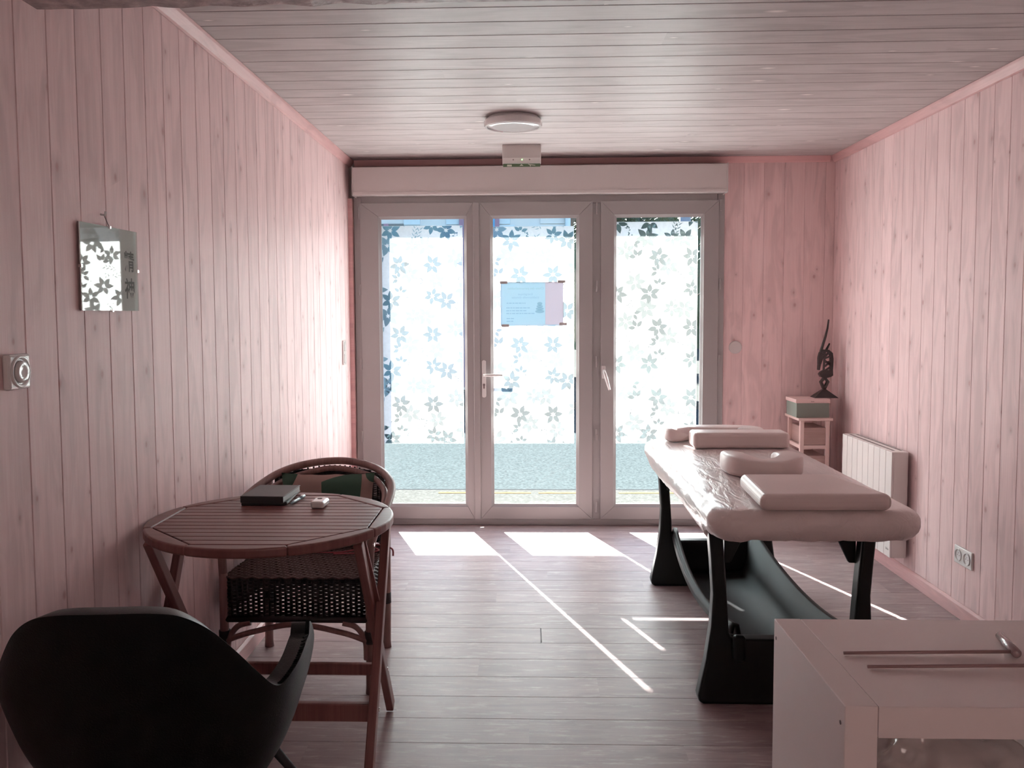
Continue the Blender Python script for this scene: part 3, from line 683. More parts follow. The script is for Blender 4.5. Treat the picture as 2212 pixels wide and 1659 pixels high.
for li_, (ins, z_) in enumerate(lev):
    for i, (bx_, by_) in enumerate(base_):
        hx, hy = MHX - ins, MHY - ins; r_ = 0.085
        fx, fy = bx_ * hx / MHX, by_ * hy / MHY
        amp = 0.0 if li_ < 4 else (0.0025 if li_ < 7 else 0.004)
        if bx_ < -0.2 or abs(by_) > MHY - 0.12 and bx_ < 0: amp *= 1.8
        P_ = Vector((bx_ * 9, by_ * 7, z_ * 22)); nz_ = noise.noise(P_); nq = noise.noise(P_ * 3.1 + Vector((5, 2, 1)))
        e = math.hypot(bx_, by_); k = 1 + amp * (nz_ + 0.6 * nq) / max(0.3, e)
        zz = z_ + amp * nq * 0.5
        if li_ >= len(lev) - 2: zz += 0.006 * nz_ + 0.004 * nq
        if bx_ < -0.30 and abs(by_) < MHY - 0.16 and li_ >= len(lev) - 3: zz -= 0.03 * (li_ - len(lev) + 4) / 3 * (0.4 + 0.6 * abs(math.sin(by_ * 2.3 + 0.4)))
        sv.v.append((MXc + fx * k, MYc + fy * k, zz))
for a in range(len(lev) - 1):
    for i in range(NP): sv.f.append((a * NP + i, a * NP + (i + 1) % NP, (a + 1) * NP + (i + 1) % NP, (a + 1) * NP + i))
sv.f.append(tuple(range(NP)))
sv.build('cover', M['sheet'], mt, smooth=True)
tz = 0.743
pa = MB().prism([(0.768, 2.868), (1.205, 2.873), (1.130, 3.262), (0.790, 3.258)], tz, tz + 0.056, 'z').build('flat_cushion', M['cushion'], bevel=0.023, seg=5)
tag(pa, 'flat beige vinyl cushion at the end of the massage table', 'cushion')
pc = MB().box(0.800, 1.262, 4.205, 4.35, tz, tz + 0.078).build('bolster_cushion', M['cushion'], bevel=0.018, seg=4)
tag(pc, 'long beige bolster cushion lying across the massage table', 'cushion')
def horseshoe(name, label, c, rx, ry, a0, a1, hw, hh, z0, dip=0.0):
    nA, nB = 44, 20
    def fn(u, v):
        a = a0 + (a1 - a0) * u; e = min(u, 1 - u) * 10; k = math.sqrt(max(0.0, 1 - max(0.0, 1 - e) ** 2)) if e < 1 else 1.0
        k = max(k, 0.02); b = 2 * PI * v; p = 2 / 5.0
        ox = math.copysign(abs(math.cos(b)) ** p, math.cos(b)) * hw * k; oz = math.copysign(abs(math.sin(b)) ** p, math.sin(b)) * hh * k
        if oz > 0: oz *= (1 - dip * math.exp(-((u - 0.5) / 0.16) ** 2)) * (1 - 0.25 * dip / 0.3 * abs(2 * u - 1) ** 2)
        sq = lambda t_: math.copysign(abs(t_) ** 0.78, t_)
        return (c[0] + (rx + ox) * sq(math.cos(a)), c[1] + (ry + ox) * sq(math.sin(a)), z0 + hh + oz)
    mb = MB().grid(fn, nA, nB, cv=True); n = len(mb.v)
    mb.f += [tuple(range(nB)), tuple(range(n - nB, n))]
    return tag(mb.build(name, M['cushion'], smooth=True), label, 'cushion')
horseshoe('face_cushion', 'small horseshoe face cushion in the middle of the massage table', (0.958, 3.590), 0.110, 0.110, math.radians(-90 - 145), math.radians(-90 + 145), 0.050, 0.044, tz, 0.42)
horseshoe('head_cushion', 'wide low horseshoe cushion behind the bolster on the massage table', (0.952, 4.475), 0.190, 0.055, math.radians(90 - 140), math.radians(90 + 140), 0.062, 0.036, tz)

# ------------------------------------------------------------------ round folding table
TX, TY, TH, TR, TO = -0.788, 2.620, 0.780, 0.370, 0.343
tb = thing('round_table', 'round slatted folding table of red brown hardwood against the board wall', 'table', (TX, TY, 0))
for k in range(8):
    a0 = math.radians(22.5 + 45 * k); a1 = a0 + math.radians(45); g_ = 0.0015
    poly = [(TX + TR * math.cos(a0 + (a1 - a0) * i / 8), TY + TR * math.sin(a0 + (a1 - a0) * i / 8)) for i in range(9)]
    poly += [(TX + (TO + 0.004) * math.cos(a1), TY + (TO + 0.004) * math.sin(a1)), (TX + (TO + 0.004) * math.cos(a0), TY + (TO + 0.004) * math.sin(a0))]
    MB().prism(poly, TH - 0.028, TH, 'z').build('rim_segment', M['teak'], tb, bevel=0.006, seg=3)
ap = TO * math.cos(math.radians(22.5)); NS = 15; pw = 2 * ap / NS
def octx(y_):
    y_ = abs(y_); h_ = TO * math.sin(math.radians(22.5))
    return ap if y_ <= h_ else ap - (y_ - h_)
for i in range(NS):
    y0 = -ap + i * pw + 0.002; y1 = -ap + (i + 1) * pw - 0.002
    ys = sorted(set([y0, y1] + [s_ for s_ in (-TO * math.sin(math.radians(22.5)), TO * math.sin(math.radians(22.5))) if y0 < s_ < y1]))
    poly = [(TX - octx(v_), TY + v_) for v_ in ys] + [(TX + octx(v_), TY + v_) for v_ in reversed(ys)]
    MB().prism(poly, TH - 0.020, TH - 0.001, 'z').build('slat', M['teak'], tb, bevel=0.0015, seg=1)
for x_ in (-1.03, -0.55): MB().box(x_ - 0.016, x_ + 0.016, TY - 0.17, TY + 0.17, TH - 0.048, TH - 0.0285).build('batten', M['teak'], tb, bevel=0.003)
for xa, xb in ((-0.463, -0.492), (-1.131, -1.104)):
    for nm, x_, p, q in (('leg', xa, (2.80, 0.750), (2.385, 0.012)), ('leg', xb, (2.46, 0.750), (2.995, 0.012))):
        d = Vector((q[0] - p[0], q[1] - p[1])).normalized(); nrm = Vector((-d.y, d.x)) * 0.021
        poly = [(p[0] + nrm.x, p[1] + nrm.y), (q[0] + nrm.x, q[1] + nrm.y), (q[0] - nrm.x, q[1] - nrm.y), (p[0] - nrm.x, p[1] - nrm.y)]
        poly = [(a, min(max(b, 0.0), TH - 0.029)) for a, b in poly]
        MB().prism(poly, x_ - 0.013, x_ + 0.013, 'x').build(nm, M['teakleg'], tb, bevel=0.004)
    for y_, z_ in ((2.52, 0.22), (2.855, 0.205), (2.47, 0.735)):
        sgn = 1 if xa > -0.8 else -1
        MB().lathe([(0, 0), (0.006, 0), (0.006, 0.004), (0, 0.004)], ((xa if y_ < 2.6 else xb) + 0.013 * 1, y_, z_), 10, 'x').build('bolt', M['chrome'], tb)
MB().box(-1.118, -0.476, 2.50, 2.522, 0.19, 0.245).build('stretcher', M['teakleg'], tb, bevel=0.004)
MB().box(-1.091, -0.505, 2.845, 2.865, 0.185, 0.225).build('stretcher', M['teakleg'], tb, bevel=0.004)
MB().bar((-0.485, 2.50, 0.735), (-0.470, 2.68, 0.46), 0.008, 0.018, up=(1, 0, 0)).build('brace', M['teakleg'], tb, bevel=0.002)

# things on the table
bk = thing('planner', 'thick dark grey planner lying on the round table', 'book', (-0.87, 2.88, TH))
rot = lambda cx_, cy_, a: Matrix.Translation((cx_, cy_, 0)) @ Matrix.Rotation(a, 4, 'Z') @ Matrix.Translation((-cx_, -cy_, 0))
def rbox(mb, m4):
    mb.v = [tuple(m4 @ Vector(p)) for p in mb.v]; return mb
bx0, bx1, by0, by1 = -0.934, -0.794, 2.775, 2.965; R_ = rot(-0.864, 2.87, math.radians(-2))
rbox(MB().box(bx0 + 0.003, bx1 - 0.002, by0 + 0.003, by1 - 0.003, TH + 0.012, TH + 0.028), R_).build('page_block', M['pages'], bk)
rbox(MB().box(bx0, bx1, by0, by1, TH + 0.028, TH + 0.031), R_).build('front_cover', M['book'], bk, bevel=0.001)
rbox(MB().box(bx0, bx1, by0, by1, TH + 0.009, TH + 0.012), R_).build('back_cover', M['book'], bk, bevel=0.001)
rbox(MB().box(bx0 - 0.003, bx0 + 0.001, by0, by1, TH + 0.009, TH + 0.031), R_).build('spine', M['book'], bk, bevel=0.001)
rbox(MB().box(bx0, bx1, by0 - 0.0015, by0 + 0.001, TH + 0.011, TH + 0.029), R_).build('band', M['book2'], bk)
nb = thing('notebook', 'thin black notebook under the thick dark grey planner', 'book', (-0.88, 2.9, TH))
R2 = rot(-0.872, 2.885, math.radians(4))
rbox(MB().box(-0.945, -0.798, 2.785, 2.985, TH, TH + 0.009), R2).build('cover', M['book2'], nb, bevel=0.001)
rbox(MB().box(-0.942, -0.7955, 2.788, 2.982, TH + 0.002, TH + 0.007), R2).build('page_block', M['pages'], nb)
pe = thing('pen', 'blue grey pen lying beside the dark grey planner', 'pen', (-0.772, 2.83, TH))
MB().tube([(-0.778, 2.790, TH + 0.005), (-0.776, 2.80, TH + 0.005), (-0.768, 2.862, TH + 0.005)], [0.002, 0.0048, 0.0048], 10).build('barrel', M['pen'], pe, smooth=True)
MB().tube([(-0.768, 2.863, TH + 0.0054), (-0.763, 2.905, TH + 0.0054)], 0.0053, 10).build('cap', M['pen'], pe, smooth=True)
MB().bar((-0.7675, 2.872, TH + 0.0112), (-0.764, 2.90, TH + 0.0112), 0.003, 0.0015).build('clip', M['chrome'], pe)
rm = thing('remote_key', 'small white remote with a dark button on the round table', 'remote', (-0.675, 2.77, TH))
MB().prism([(-0.700, 2.735), (-0.656, 2.732), (-0.652, 2.80), (-0.668, 2.815), (-0.688, 2.815), (-0.702, 2.80)], TH, TH + 0.022, 'z').build('body', M['plastic'], rm, bevel=0.007, seg=3)
MB().lathe([(0, 0), (0.008, 0), (0.007, 0.0015), (0, 0.0015)], (-0.680, 2.785, TH + 0.022), 14).build('button', M['greygap'], rm)

# ------------------------------------------------------------------ rattan chair
wc = thing('rattan_chair', 'brown rattan armchair with dark woven seat behind the round table', 'chair', (-0.86, 3.35, 0))
def spline(pts, n=10):
    P_ = [Vector(p) for p in pts]; out = []
    for i in range(len(P_) - 1):
        p0 = P_[max(i - 1, 0)]; p1 = P_[i]; p2 = P_[i + 1]; p3 = P_[min(i + 2, len(P_) - 1)]
        for k in range(n):
            t = k / n; out.append(0.5 * ((2 * p1) + (-p0 + p2) * t + (2 * p0 - 5 * p1 + 4 * p2 - p3) * t * t + (-p0 + 3 * p1 - 3 * p2 + p3) * t ** 3))
    return out + [P_[-1]]
CXL, CXR, CY0, CY1 = -1.128, -0.585, 3.125, 3.575
arm = [(CXL, CY0, 0.43), (CXL - 0.004, CY0 + 0.01, 0.56), (CXL - 0.002, 3.22, 0.622), (-1.128, 3.40, 0.676), (-1.062, 3.60, 0.730), (-0.95, 3.70, 0.758), (-0.80, 3.725, 0.766), (-0.66, 3.66, 0.750), (-0.575, 3.53, 0.725), (-0.548, 3.42, 0.690), (-0.556, 3.25, 0.63), (-0.578, CY0 + 0.01, 0.56), (CXR, CY0, 0.43)]
MB().tube(spline(arm), 0.016, 10).build('arm_hoop', M['rattan'], wc, smooth=True)
arm2 = [(p[0] + (0.026 if p[0] < -0.85 else -0.026), p[1] - 0.012, p[2] - 0.03) for p in arm[2:-2]]
MB().tube(spline(arm2), 0.013, 8).build('inner_hoop', M['rattan'], wc, smooth=True)
for x_, y_, top in ((CXL, CY0, 0.45), (CXR, CY0, 0.45), (-1.100, CY1, 0.70), (-0.600, CY1, 0.70)):
    back = y_ > 3.3
    MB().tube([(x_, y_, 0.0), (x_, y_, 0.03), (x_ + (0.004 if back else 0), y_, 0.25), (x_, y_ + (0.05 if back else 0), top)], [0.020, 0.018, 0.017, 0.016], 10).build('leg', M['rattan'], wc, smooth=True)
    MB().tube([(x_, y_, 0.19), (x_, y_, 0.235)], 0.0215, 10).build('binding', M['wicker'], wc, smooth=True)
def weave(a, b, z0, z1, nrm, pitch, r, amp, stake, holes=None):
    """woven panel between plan points a, b; strands run along it, weaving round upright stakes"""
    mb = MB(); a = Vector((*a, 0)); b = Vector((*b, 0)); L_ = (b - a).length; d = (b - a) / L_; n_ = Vector((*nrm, 0)); ns = int(L_ / stake)
    nr = int((z1 - z0) / pitch)
    for i in range(nr + 1):
        z = z0 + i * pitch; ph = i % 2
        rr = r
        t = (z - z0) / (z1 - z0)
        thin = holes and holes[0] < t < holes[1]
        pts = []; rad = []
        for k in range(ns * 2 + 1):
            s_ = k / (ns * 2); grp = (s_ * 3.0) % 1.0
            pts.append(a + d * L_ * s_ + n_ * amp * math.sin(PI * (k / 2 + ph)) * (1 if k % 2 else 0) + Vector((0, 0, z)))
            rad.append(r * 0.80 if (thin and 0.12 < grp < 0.88) else r * 1.12)
        mb.tube(pts, rad, 4, flat=1.0)
    for k in range(ns + 1):
        p = a + d * L_ * k / ns; mb.tube([p + Vector((0, 0, z0)), p + Vector((0, 0, z1))], r * 1.7, 4)
    return mb
for nm, a, b, nrm in (('woven_front', (CXL + 0.01, CY0), (CXR - 0.01, CY0), (0, -1)), ('woven_side', (CXL, CY0 + 0.01), (-1.10, CY1), (-1, 0)), ('woven_side', (CXR, CY0 + 0.01), (-0.60, CY1), (1, 0)), ('woven_rear', (-1.10, CY1), (-0.60, CY1), (0, 1))):
    weave(a, b, 0.288, 0.432, nrm, 0.0072, 0.0036, 0.004, 0.020, (0.15, 0.62) if 'front' in nm or 'rear' in nm else None).build(nm, M['wicker'], wc, smooth=True)
st = MB()
for i in range(56):
    y_ = CY0 - 0.004 + (CY1 - CY0) * i / 55; xo = 0.025 * (i / 55)
    pts = []
    for k in range(45):
        s_ = k / 44; pts.append((CXL + xo + (CXR - CXL - 2 * xo + 0.012 * (i / 55)) * s_, y_, 0.434 + 0.0035 * math.sin(PI * (k + i) / 2.0 + (i // 4) * PI * 0.5)))
    st.tube(pts, 0.0048, 4)
st.build('woven_seat', M['wickertop'], wc, smooth=True)
MB().box(CXL + 0.02, CXR - 0.02, CY0 + 0.01, CY1 - 0.01, 0.420, 0.428).build('seat_board', M['wicker'], wc)
MB().tube([(CXL, CY0, 0.278), (CXR, CY0, 0.278)], 0.014, 8).build('seat_rail', M['wicker'], wc, smooth=True)
MB().tube([(-1.10, CY1, 0.278), (-0.60, CY1, 0.278)], 0.014, 8).build('seat_rail', M['wicker'], wc, smooth=True)
MB().tube(spline([(CXL + 0.012, CY0 - 0.008, 0.20), (-1.02, CY0 - 0.01, 0.232), (-0.86, CY0 - 0.012, 0.262), (-0.69, CY0 - 0.01, 0.232), (CXR - 0.012, CY0 - 0.008, 0.20)]), 0.011, 8).build('bow_stretcher', M['rattan'], wc, smooth=True)
for x_, s_ in ((CXL, 1), (CXR, -1)):
    MB().tube(spline([(x_ + 0.014 * s_, CY0 - 0.006, 0.13), (x_ + 0.018 * s_, CY0 - 0.006, 0.20), (x_ + 0.05 * s_, CY0 - 0.006, 0.25), (x_ + 0.10 * s_, CY0 - 0.006, 0.266)]), 0.011, 8).build('corner_brace', M['rattan'], wc, smooth=True)
def backcurve(s_, z):
    x_ = -1.062 + (1.062 - 0.615) * s_; q = 2 * s_ - 1
    return (x_, 3.575 + 0.10 * (1 - q * q) + 0.14 * (z - 0.45), z)
bp = MB()
for i in range(40):
    z = 0.445 + i * 0.0074
    zt = lambda s_: 0.72 + 0.035 * (1 - (2 * s_ - 1) ** 2)
    s0 = 0.0
    pts = [backcurve(k / 40, z) for k in range(41) if z < zt(k / 40)]
    pts = [(p[0], p[1] + 0.003 * math.sin(PI * (k + i)), p[2]) for k, p in enumerate(pts)]
    if len(pts) > 3: bp.tube(pts, 0.0034 if 24 < i < 36 else 0.0040, 4)
for k in range(21):
    s_ = k / 20; bp.tube([backcurve(s_, 0.445), backcurve(s_, 0.6), backcurve(s_, 0.72 + 0.03 * (1 - (2 * s_ - 1) ** 2))], 0.004, 4)
bp.build('woven_back', M['wicker'], wc, smooth=True)
for s_ in (0.0, 1.0): MB().tube([backcurve(s_, z) for z in (0.44, 0.55, 0.64, 0.725)], 0.011, 8).build('back_upright', M['wicker'], wc, smooth=True)
cu = thing('chair_cushion', 'patchwork cushion with red ribbons leaning on the rattan chair back', 'cushion', (-0.84, 3.55, 0.44))
def cush_side(sgn):
    def fn(u, v):
        a = u * 2 - 1; b = v * 2 - 1; k = max(0.0, (1 - a ** 4) * (1 - b ** 4)) ** 0.5
        pin = 1 - 0.05 * (1 - a * a) * abs(b) ** 3
        z = 0.592 + 0.150 * b * (1 - 0.06 * (1 - a * a)) + 0.006 * noise.noise((a * 3, b * 3, sgn))
        x_ = -0.836 + 0.196 * a * (1 - 0.06 * (1 - b * b))
        return (x_, 3.520 + 0.18 * (z - 0.45) + sgn * 0.042 * k * (1 + 0.15 * noise.noise((a * 4, b * 4, 5 + sgn))), z)
    return fn
MB().grid(cush_side(-1), 25, 21).grid(cush_side(1), 25, 21).build('pad', M['camo'], cu, smooth=True)
for x_, s_ in ((-1.02, -1), (-0.66, 1)):
    MB().tube(spline([(x_, 3.495, 0.452), (x_ + 0.05 * s_, 3.46, 0.447), (x_ + 0.02 * s_, 3.42, 0.446), (x_ - 0.05 * s_, 3.41, 0.446), (x_ - 0.12 * s_, 3.40, 0.447)]), 0.005, 6, flat=0.5).build('ribbon', M['ribbon'], cu, smooth=True)
MB().tube(spline([(-1.02, 3.49, 0.452), (-0.95, 3.44, 0.446), (-0.86, 3.42, 0.447), (-0.75, 3.43, 0.446), (-0.66, 3.49, 0.452)]), 0.005, 6, flat=0.5).build('ribbon', M['ribbon'], cu, smooth=True)
MB().tube(spline([(-0.632, 3.50, 0.455), (-0.60, 3.47, 0.462), (-0.555, 3.46, 0.452), (-0.548, 3.45, 0.425)]), 0.006, 6, flat=0.5).build('ribbon', M['ribbon'], cu, smooth=True)

# ------------------------------------------------------------------ black shell armchair
bc = thing('tub_chair', 'black leather tub chair with stitched arms at the round table', 'chair', (-0.835, 1.98, 0))
def interp(tab, x):
    n = len(tab)
    if x <= tab[0][0]: return tab[0][1]
    if x >= tab[-1][0]: return tab[-1][1]
    for i in range(n - 1):
        if x <= tab[i + 1][0]: break
    (x0, p0), (x1, p1) = tab[i], tab[i + 1]; h = x1 - x0; t = (x - x0) / h
    sl_ = lambda j: 0.0 if j in (0, n - 1) else (tab[j + 1][1] - tab[j - 1][1]) / (tab[j + 1][0] - tab[j - 1][0])
    m0, m1 = sl_(i) if i else (p1 - p0) / h, sl_(i + 1) if i + 1 < n - 1 else (0 if abs(p1 - p0) < 0.02 else (p1 - p0) / h)
    return (2 * t ** 3 - 3 * t * t + 1) * p0 + (t ** 3 - 2 * t * t + t) * h * m0 + (-2 * t ** 3 + 3 * t * t) * p1 + (t ** 3 - t * t) * h * m1
CX_, CY_, CROT = -0.838, 1.960, math.radians(5)
WT = [(0.24, 0.13), (0.30, 0.195), (0.36, 0.232), (0.42, 0.268), (0.50, 0.298), (0.64, 0.322), (0.82, 0.305)]
DB = [(0.24, 0.12), (0.30, 0.165), (0.42, 0.225), (0.55, 0.278), (0.70, 0.335), (0.84, 0.375)]
DF = [(0.24, 0.02), (0.32, 0.06), (0.40, 0.120), (0.50, 0.165), (0.58, 0.160), (0.67, 0.085)]
TOP = [(0.0, 0.500), (0.04, 0.600), (0.09, 0.648), (0.16, 0.666), (0.25, 0.660), (0.36, 0.637), (0.46, 0.622), (0.53, 0.614), (0.585, 0.630), (0.65, 0.675), (0.72, 0.735), (0.79, 0.788), (0.87, 0.824), (0.94, 0.835), (1.0, 0.836)]
HB = 0.245
def shell(u, v, off=0.0):
    s_ = abs(u * 2 - 1); sg = 1 if u > 0.5 else -1                 # s_ 1 = front of arm, 0 = middle of back
    q = 1 - s_                                                       # 0 front .. 1 back
    top = interp(TOP, q); h = HB + (top - HB) * v
    w_ = interp(WT, h) - off; db = interp(DB, h) - off; df = interp(DF, h)
    if q < 0.30:
        y_ = df * (1 - q / 0.30); x_ = w_ * (1 - 0.02 * (1 - q / 0.30))
    else:
        th = (q - 0.30) / 0.70 * PI / 2; p = 2 / 3.2
        x_ = w_ * abs(math.cos(th)) ** p; y_ = -db * abs(math.sin(th)) ** p
    x_ *= sg
    return (CX_ + x_ * math.cos(CROT) - y_ * math.sin(CROT), CY_ + x_ * math.sin(CROT) + y_ * math.cos(CROT), h)
mb = MB(); NU, NV = 181, 18
mb.grid(lambda u, v: shell(u, v), NU, NV); n0 = len(mb.v)
mb.grid(lambda u, v: shell(u, v, 0.044), NU, NV)
for i in range(NU - 1):
    a = i * NV + NV - 1; b = (i + 1) * NV + NV - 1; mb.f.append((a, b, b + n0, a + n0)); a = i * NV; b = (i + 1) * NV; mb.f.append((a, a + n0, b + n0, b))
for i in (0, NU - 1):
    for j in range(NV - 1): a = i * NV + j; mb.f.append((a, a + 1, a + 1 + n0, a + n0))
mb.build('shell', M['leather'], bc, smooth=True, bevel=0.010, seg=3)
bot = [shell(i / 48, 0.02)[:2] for i in range(49)]
MB().prism(rrect(CX_, CY_ - 0.01, 0.205, 0.20, 0.09, 6), 0.34, 0.455, 'z').build('seat', M['leather'], bc, bevel=0.025, seg=4)
MB().prism(rrect(CX_, CY_ - 0.02, 0.12, 0.10, 0.05, 6), 0.238, 0.30, 'z').build('seat_base', M['leather'], bc, bevel=0.01)
for s_ in (-1, 1):
    stz = MB()
    for k in range(46):
        q = 0.05 + 0.47 * k / 45; p = shell(0.5 + s_ * (1 - q) / 2, 1.0, 0.006); p2 = shell(0.5 + s_ * (1 - q - 0.006) / 2, 1.0, 0.006)
        stz.tube([(p[0] + 0.004 * s_, p[1], p[2] + 0.001), (p2[0] - 0.004 * s_, p2[1], p2[2] + 0.002)], 0.0017, 4)
    stz.build('stitching', M['leather'], bc, kind='stuff')
for sx_, sy_ in ((1, 1), (-1, 1), (1, -1), (-1, -1)):
    MB().tube([(CX_ + sx_ * 0.18, CY_ + sy_ * 0.08 + sx_ * 0.03, 0.36 if sy_ > 0 else 0.34), (CX_ + sx_ * (0.335 if sx_ > 0 else 0.30), CY_ + sy_ * 0.26 + sx_ * 0.05, 0.0)], [0.0125, 0.0085], 12).build('leg', M['blackmetal'], bc, smooth=True)

# ------------------------------------------------------------------ white shelf unit and what is on it
SX, SY0, SY1, SH, SW = 0.498, 1.352, 1.748, 0.78, 0.79
sh = thing('shelf_unit', 'white square shelf unit with thick outer panels', 'shelf', (SX + SW / 2, 1.55, 0))
tk = 0.052
for nm, b in (('side_panel', (SX, SX + tk, 0, SH)), ('side_panel', (SX + SW - tk, SX + SW, 0, SH)), ('top_panel', (SX + tk + 0.0006, SX + SW - tk - 0.0006, SH - tk, SH - 0.0006)), ('bottom_panel', (SX + tk + 0.0006, SX + SW - tk - 0.0006, 0, tk)),
              ('divider', (SX + SW / 2 - 0.008, SX + SW / 2 + 0.008, tk, SH - tk)), ('shelf_board', (SX + tk, SX + SW / 2 - 0.008, 0.382, 0.398)), ('shelf_board', (SX + SW / 2 + 0.008, SX + SW - tk, 0.382, 0.398))):
    MB().box(b[0], b[1], SY0, SY1, b[2], b[3]).build(nm, M['white'], sh, bevel=0.0015)
for y_, z_ in ((SY1 - 0.016, SH - 0.035), (SY0 + 0.018, SH - 0.035)):
    MB().lathe([(0, 0), (0.0035, 0), (0.0035, 0.0008), (0, 0.0008)], (SX - 0.0008, y_, z_), 10, 'x').build('screw_hole', M['greygap'], sh)
bg_ = thing('plastic_bag', 'crumpled clear plastic bag in the shelf unit', 'bag', (0.72, 1.5, 0.398))
def bag(u, v):
    a = 2 * PI * u; e = PI * v; p = 0.5
    x_ = math.copysign(abs(math.cos(a)) ** p, math.cos(a)) * math.sin(e) ** 0.5; y_ = math.copysign(abs(math.sin(a)) ** p, math.sin(a)) * math.sin(e) ** 0.5
    z = -math.copysign(abs(math.cos(e)) ** 0.6, math.cos(e))
    P_ = Vector((0.718 + 0.150 * x_, 1.545 + 0.155 * y_, 0.548 + 0.143 * z))
    q = P_ * 9; k = 0.020 * noise.noise(q) + 0.034 * abs(noise.noise(Vector((q.x * 1.6, q.y * 1.6, q.z * 0.5)) + Vector((3, 1, 7)))) + 0.016 * abs(noise.noise(q * 3.1))
    d = Vector((x_, y_, z)).normalized() if (x_ or y_ or z) else Vector((0, 0, 1))
    P_ -= d * abs(k); P_.z = max(P_.z, 0.3995); return tuple(P_)
MB().grid(bag, 90, 60, cu=True).build('film_bag', M['bag'], bg_, smooth=True)
ml = thing('mallet', 'thin stick whose tip touches a mauve cylinder head on the shelf unit', 'mallet', (0.70, 1.54, SH))
MB().tube([(0.570, 1.560, SH + 0.0035), (0.868, 1.560, SH + 0.0085)], [0.0030, 0.0034], 8).build('handle', M['stick'], ml, smooth=True)
MB().tube([(0.872, 1.548, SH + 0.0085), (0.873, 1.551, SH + 0.0085), (0.890, 1.638, SH + 0.0085), (0.8905, 1.640, SH + 0.0085)], [0.006, 0.0083, 0.0083, 0.006], 14).build('head', M['mallet'], ml, smooth=True)
m2 = thing('mallet', 'thin wooden stick lying nearest the open front edge of the shelf unit', 'stick', (0.75, 1.50, SH))
MB().tube([(0.590, 1.500, SH + 0.0032), (0.930, 1.500, SH + 0.0085)], [0.0030, 0.0034], 8).build('handle', M['stick'], m2, smooth=True)
MB().tube([(0.934, 1.470, SH + 0.0085), (0.934, 1.472, SH + 0.0085), (0.936, 1.552, SH + 0.0085), (0.936, 1.554, SH + 0.0085)], [0.006, 0.0083, 0.0083, 0.006], 14).build('head', M['mallet'], m2, smooth=True)
m2.name = 'drum_stick'

# ------------------------------------------------------------------ radiator
ra = thing('radiator', 'white electric panel radiator on the pink board wall', 'radiator', (1.92, 4.87, 0.12))
RY0, RY1, RZ0, RZ1, RX = 4.515, 5.223, 0.122, 0.678, 1.875
MB().box(RX + 0.010, XR - 0.015, RY0, RY1, RZ0, RZ1).build('body', M['radiator'], ra, bevel=0.004)
npn = 9; pw_ = (RY1 - RY0) / npn
for k in range(npn):
    MB().box(RX, RX + 0.0115, RY0 + k * pw_ + 0.0015, RY0 + (k + 1) * pw_ - 0.0015, RZ0 + 0.001, RZ1 - 0.001).build('front_panel', M['radiator'], ra, bevel=0.003)
for k in range(12):
    y_ = RY0 + 0.05 + k * 0.052
    MB().box(RX + 0.022, RX + 0.036, y_, y_ + 0.044, RZ1 - 0.001, RZ1 + 0.0006).build('vent_slot', M['greygap'], ra)
    MB().box(RX + 0.062, RX + 0.074, y_, y_ + 0.044, RZ1 - 0.001, RZ1 + 0.0006).build('vent_slot', M['greygap'], ra)
lg = MB()
for k in range(6):
    y_ = RY0 + 0.052 - k * 0.0062
    lg.box(RX - 0.0006, RX, y_ - 0.0045, y_, RZ0 + 0.040, RZ0 + 0.0415).box(RX - 0.0006, RX, y_ - 0.0012, y_, RZ0 + 0.036, RZ0 + (0.050 if k in (0, 3) else 0.0455))
lg.build('name_mark', M['greygap'], ra, kind='stuff')
for y_ in (RY0 + 0.12, RY1 - 0.12): MB().box(XR - 0.0152, XR, y_ - 0.02, y_ + 0.02, 0.25, 0.55).build('wall_bracket', M['greygap'], ra)

# ------------------------------------------------------------------ drawer unit, box, carving in the corner
du = thing('drawer_unit', 'narrow pale pink stand with rush drawers in the corner', 'drawer unit', (1.79, 5.52, 0))
UX0, UX1, UY0, UY1, UZ = 1.672, 1.852, 5.375, 5.640, 0.752
MB().box(UX0 - 0.016, UX1 + 0.014, UY0 - 0.014, UY1 + 0.010, UZ - 0.017, UZ).build('top', M['unit'], du, bevel=0.003)
for x_ in (UX0, UX1 - 0.024):
    for y_ in (UY0, UY1 - 0.024): MB().box(x_, x_ + 0.024, y_, y_ + 0.024, 0, UZ - 0.017).build('post', M['unit'], du, bevel=0.002)
for k in range(4):
    z = UZ - 0.017 - 0.175 * (k + 1)
    for a in ((UX0 + 0.024, UX1 - 0.024, UY0 + 0.002, UY0 + 0.02), (UX0 + 0.024, UX1 - 0.024, UY1 - 0.02, UY1 - 0.002), (UX0 + 0.002, UX0 + 0.02, UY0 + 0.024, UY1 - 0.024), (UX1 - 0.02, UX1 - 0.002, UY0 + 0.024, UY1 - 0.024)):
        MB().box(*a, z, z + 0.022).build('rail', M['unit'], du)
    dr = MB().box(UX0 + 0.021, UX1 - 0.021, UY0 + 0.006, UY1 - 0.012, z + 0.0225, z + 0.132).build('drawer', M['basket'], du, bevel=0.004)
sbx = thing('storage_box', 'grey green card box with pale pink lid on the corner stand', 'box', (1.77, 5.5, UZ))
MB().box(1.652, 1.852, 5.392, 5.600, UZ, UZ + 0.090).build('body', M['boxgreen'], sbx, bevel=0.002)
MB().box(1.647, 1.857, 5.387, 5.605, UZ + 0.090, UZ + 0.113).build('lid', M['lidpink'], sbx, bevel=0.002)
MB().box(1.738, 1.758, 5.3860, 5.3872, UZ + 0.097, UZ + 0.103).build('label_plate', M['basket'], sbx)
ca = thing('antelope_carving', 'dark carved antelope figure with tall horn on the storage box', 'sculpture', (1.862, 5.52, UZ + 0.113))
K = 0.000585; BZ = UZ + 0.113
cp = lambda x, y_: (1.862 + (x - 500) * K, BZ + (893 - y_) * K)
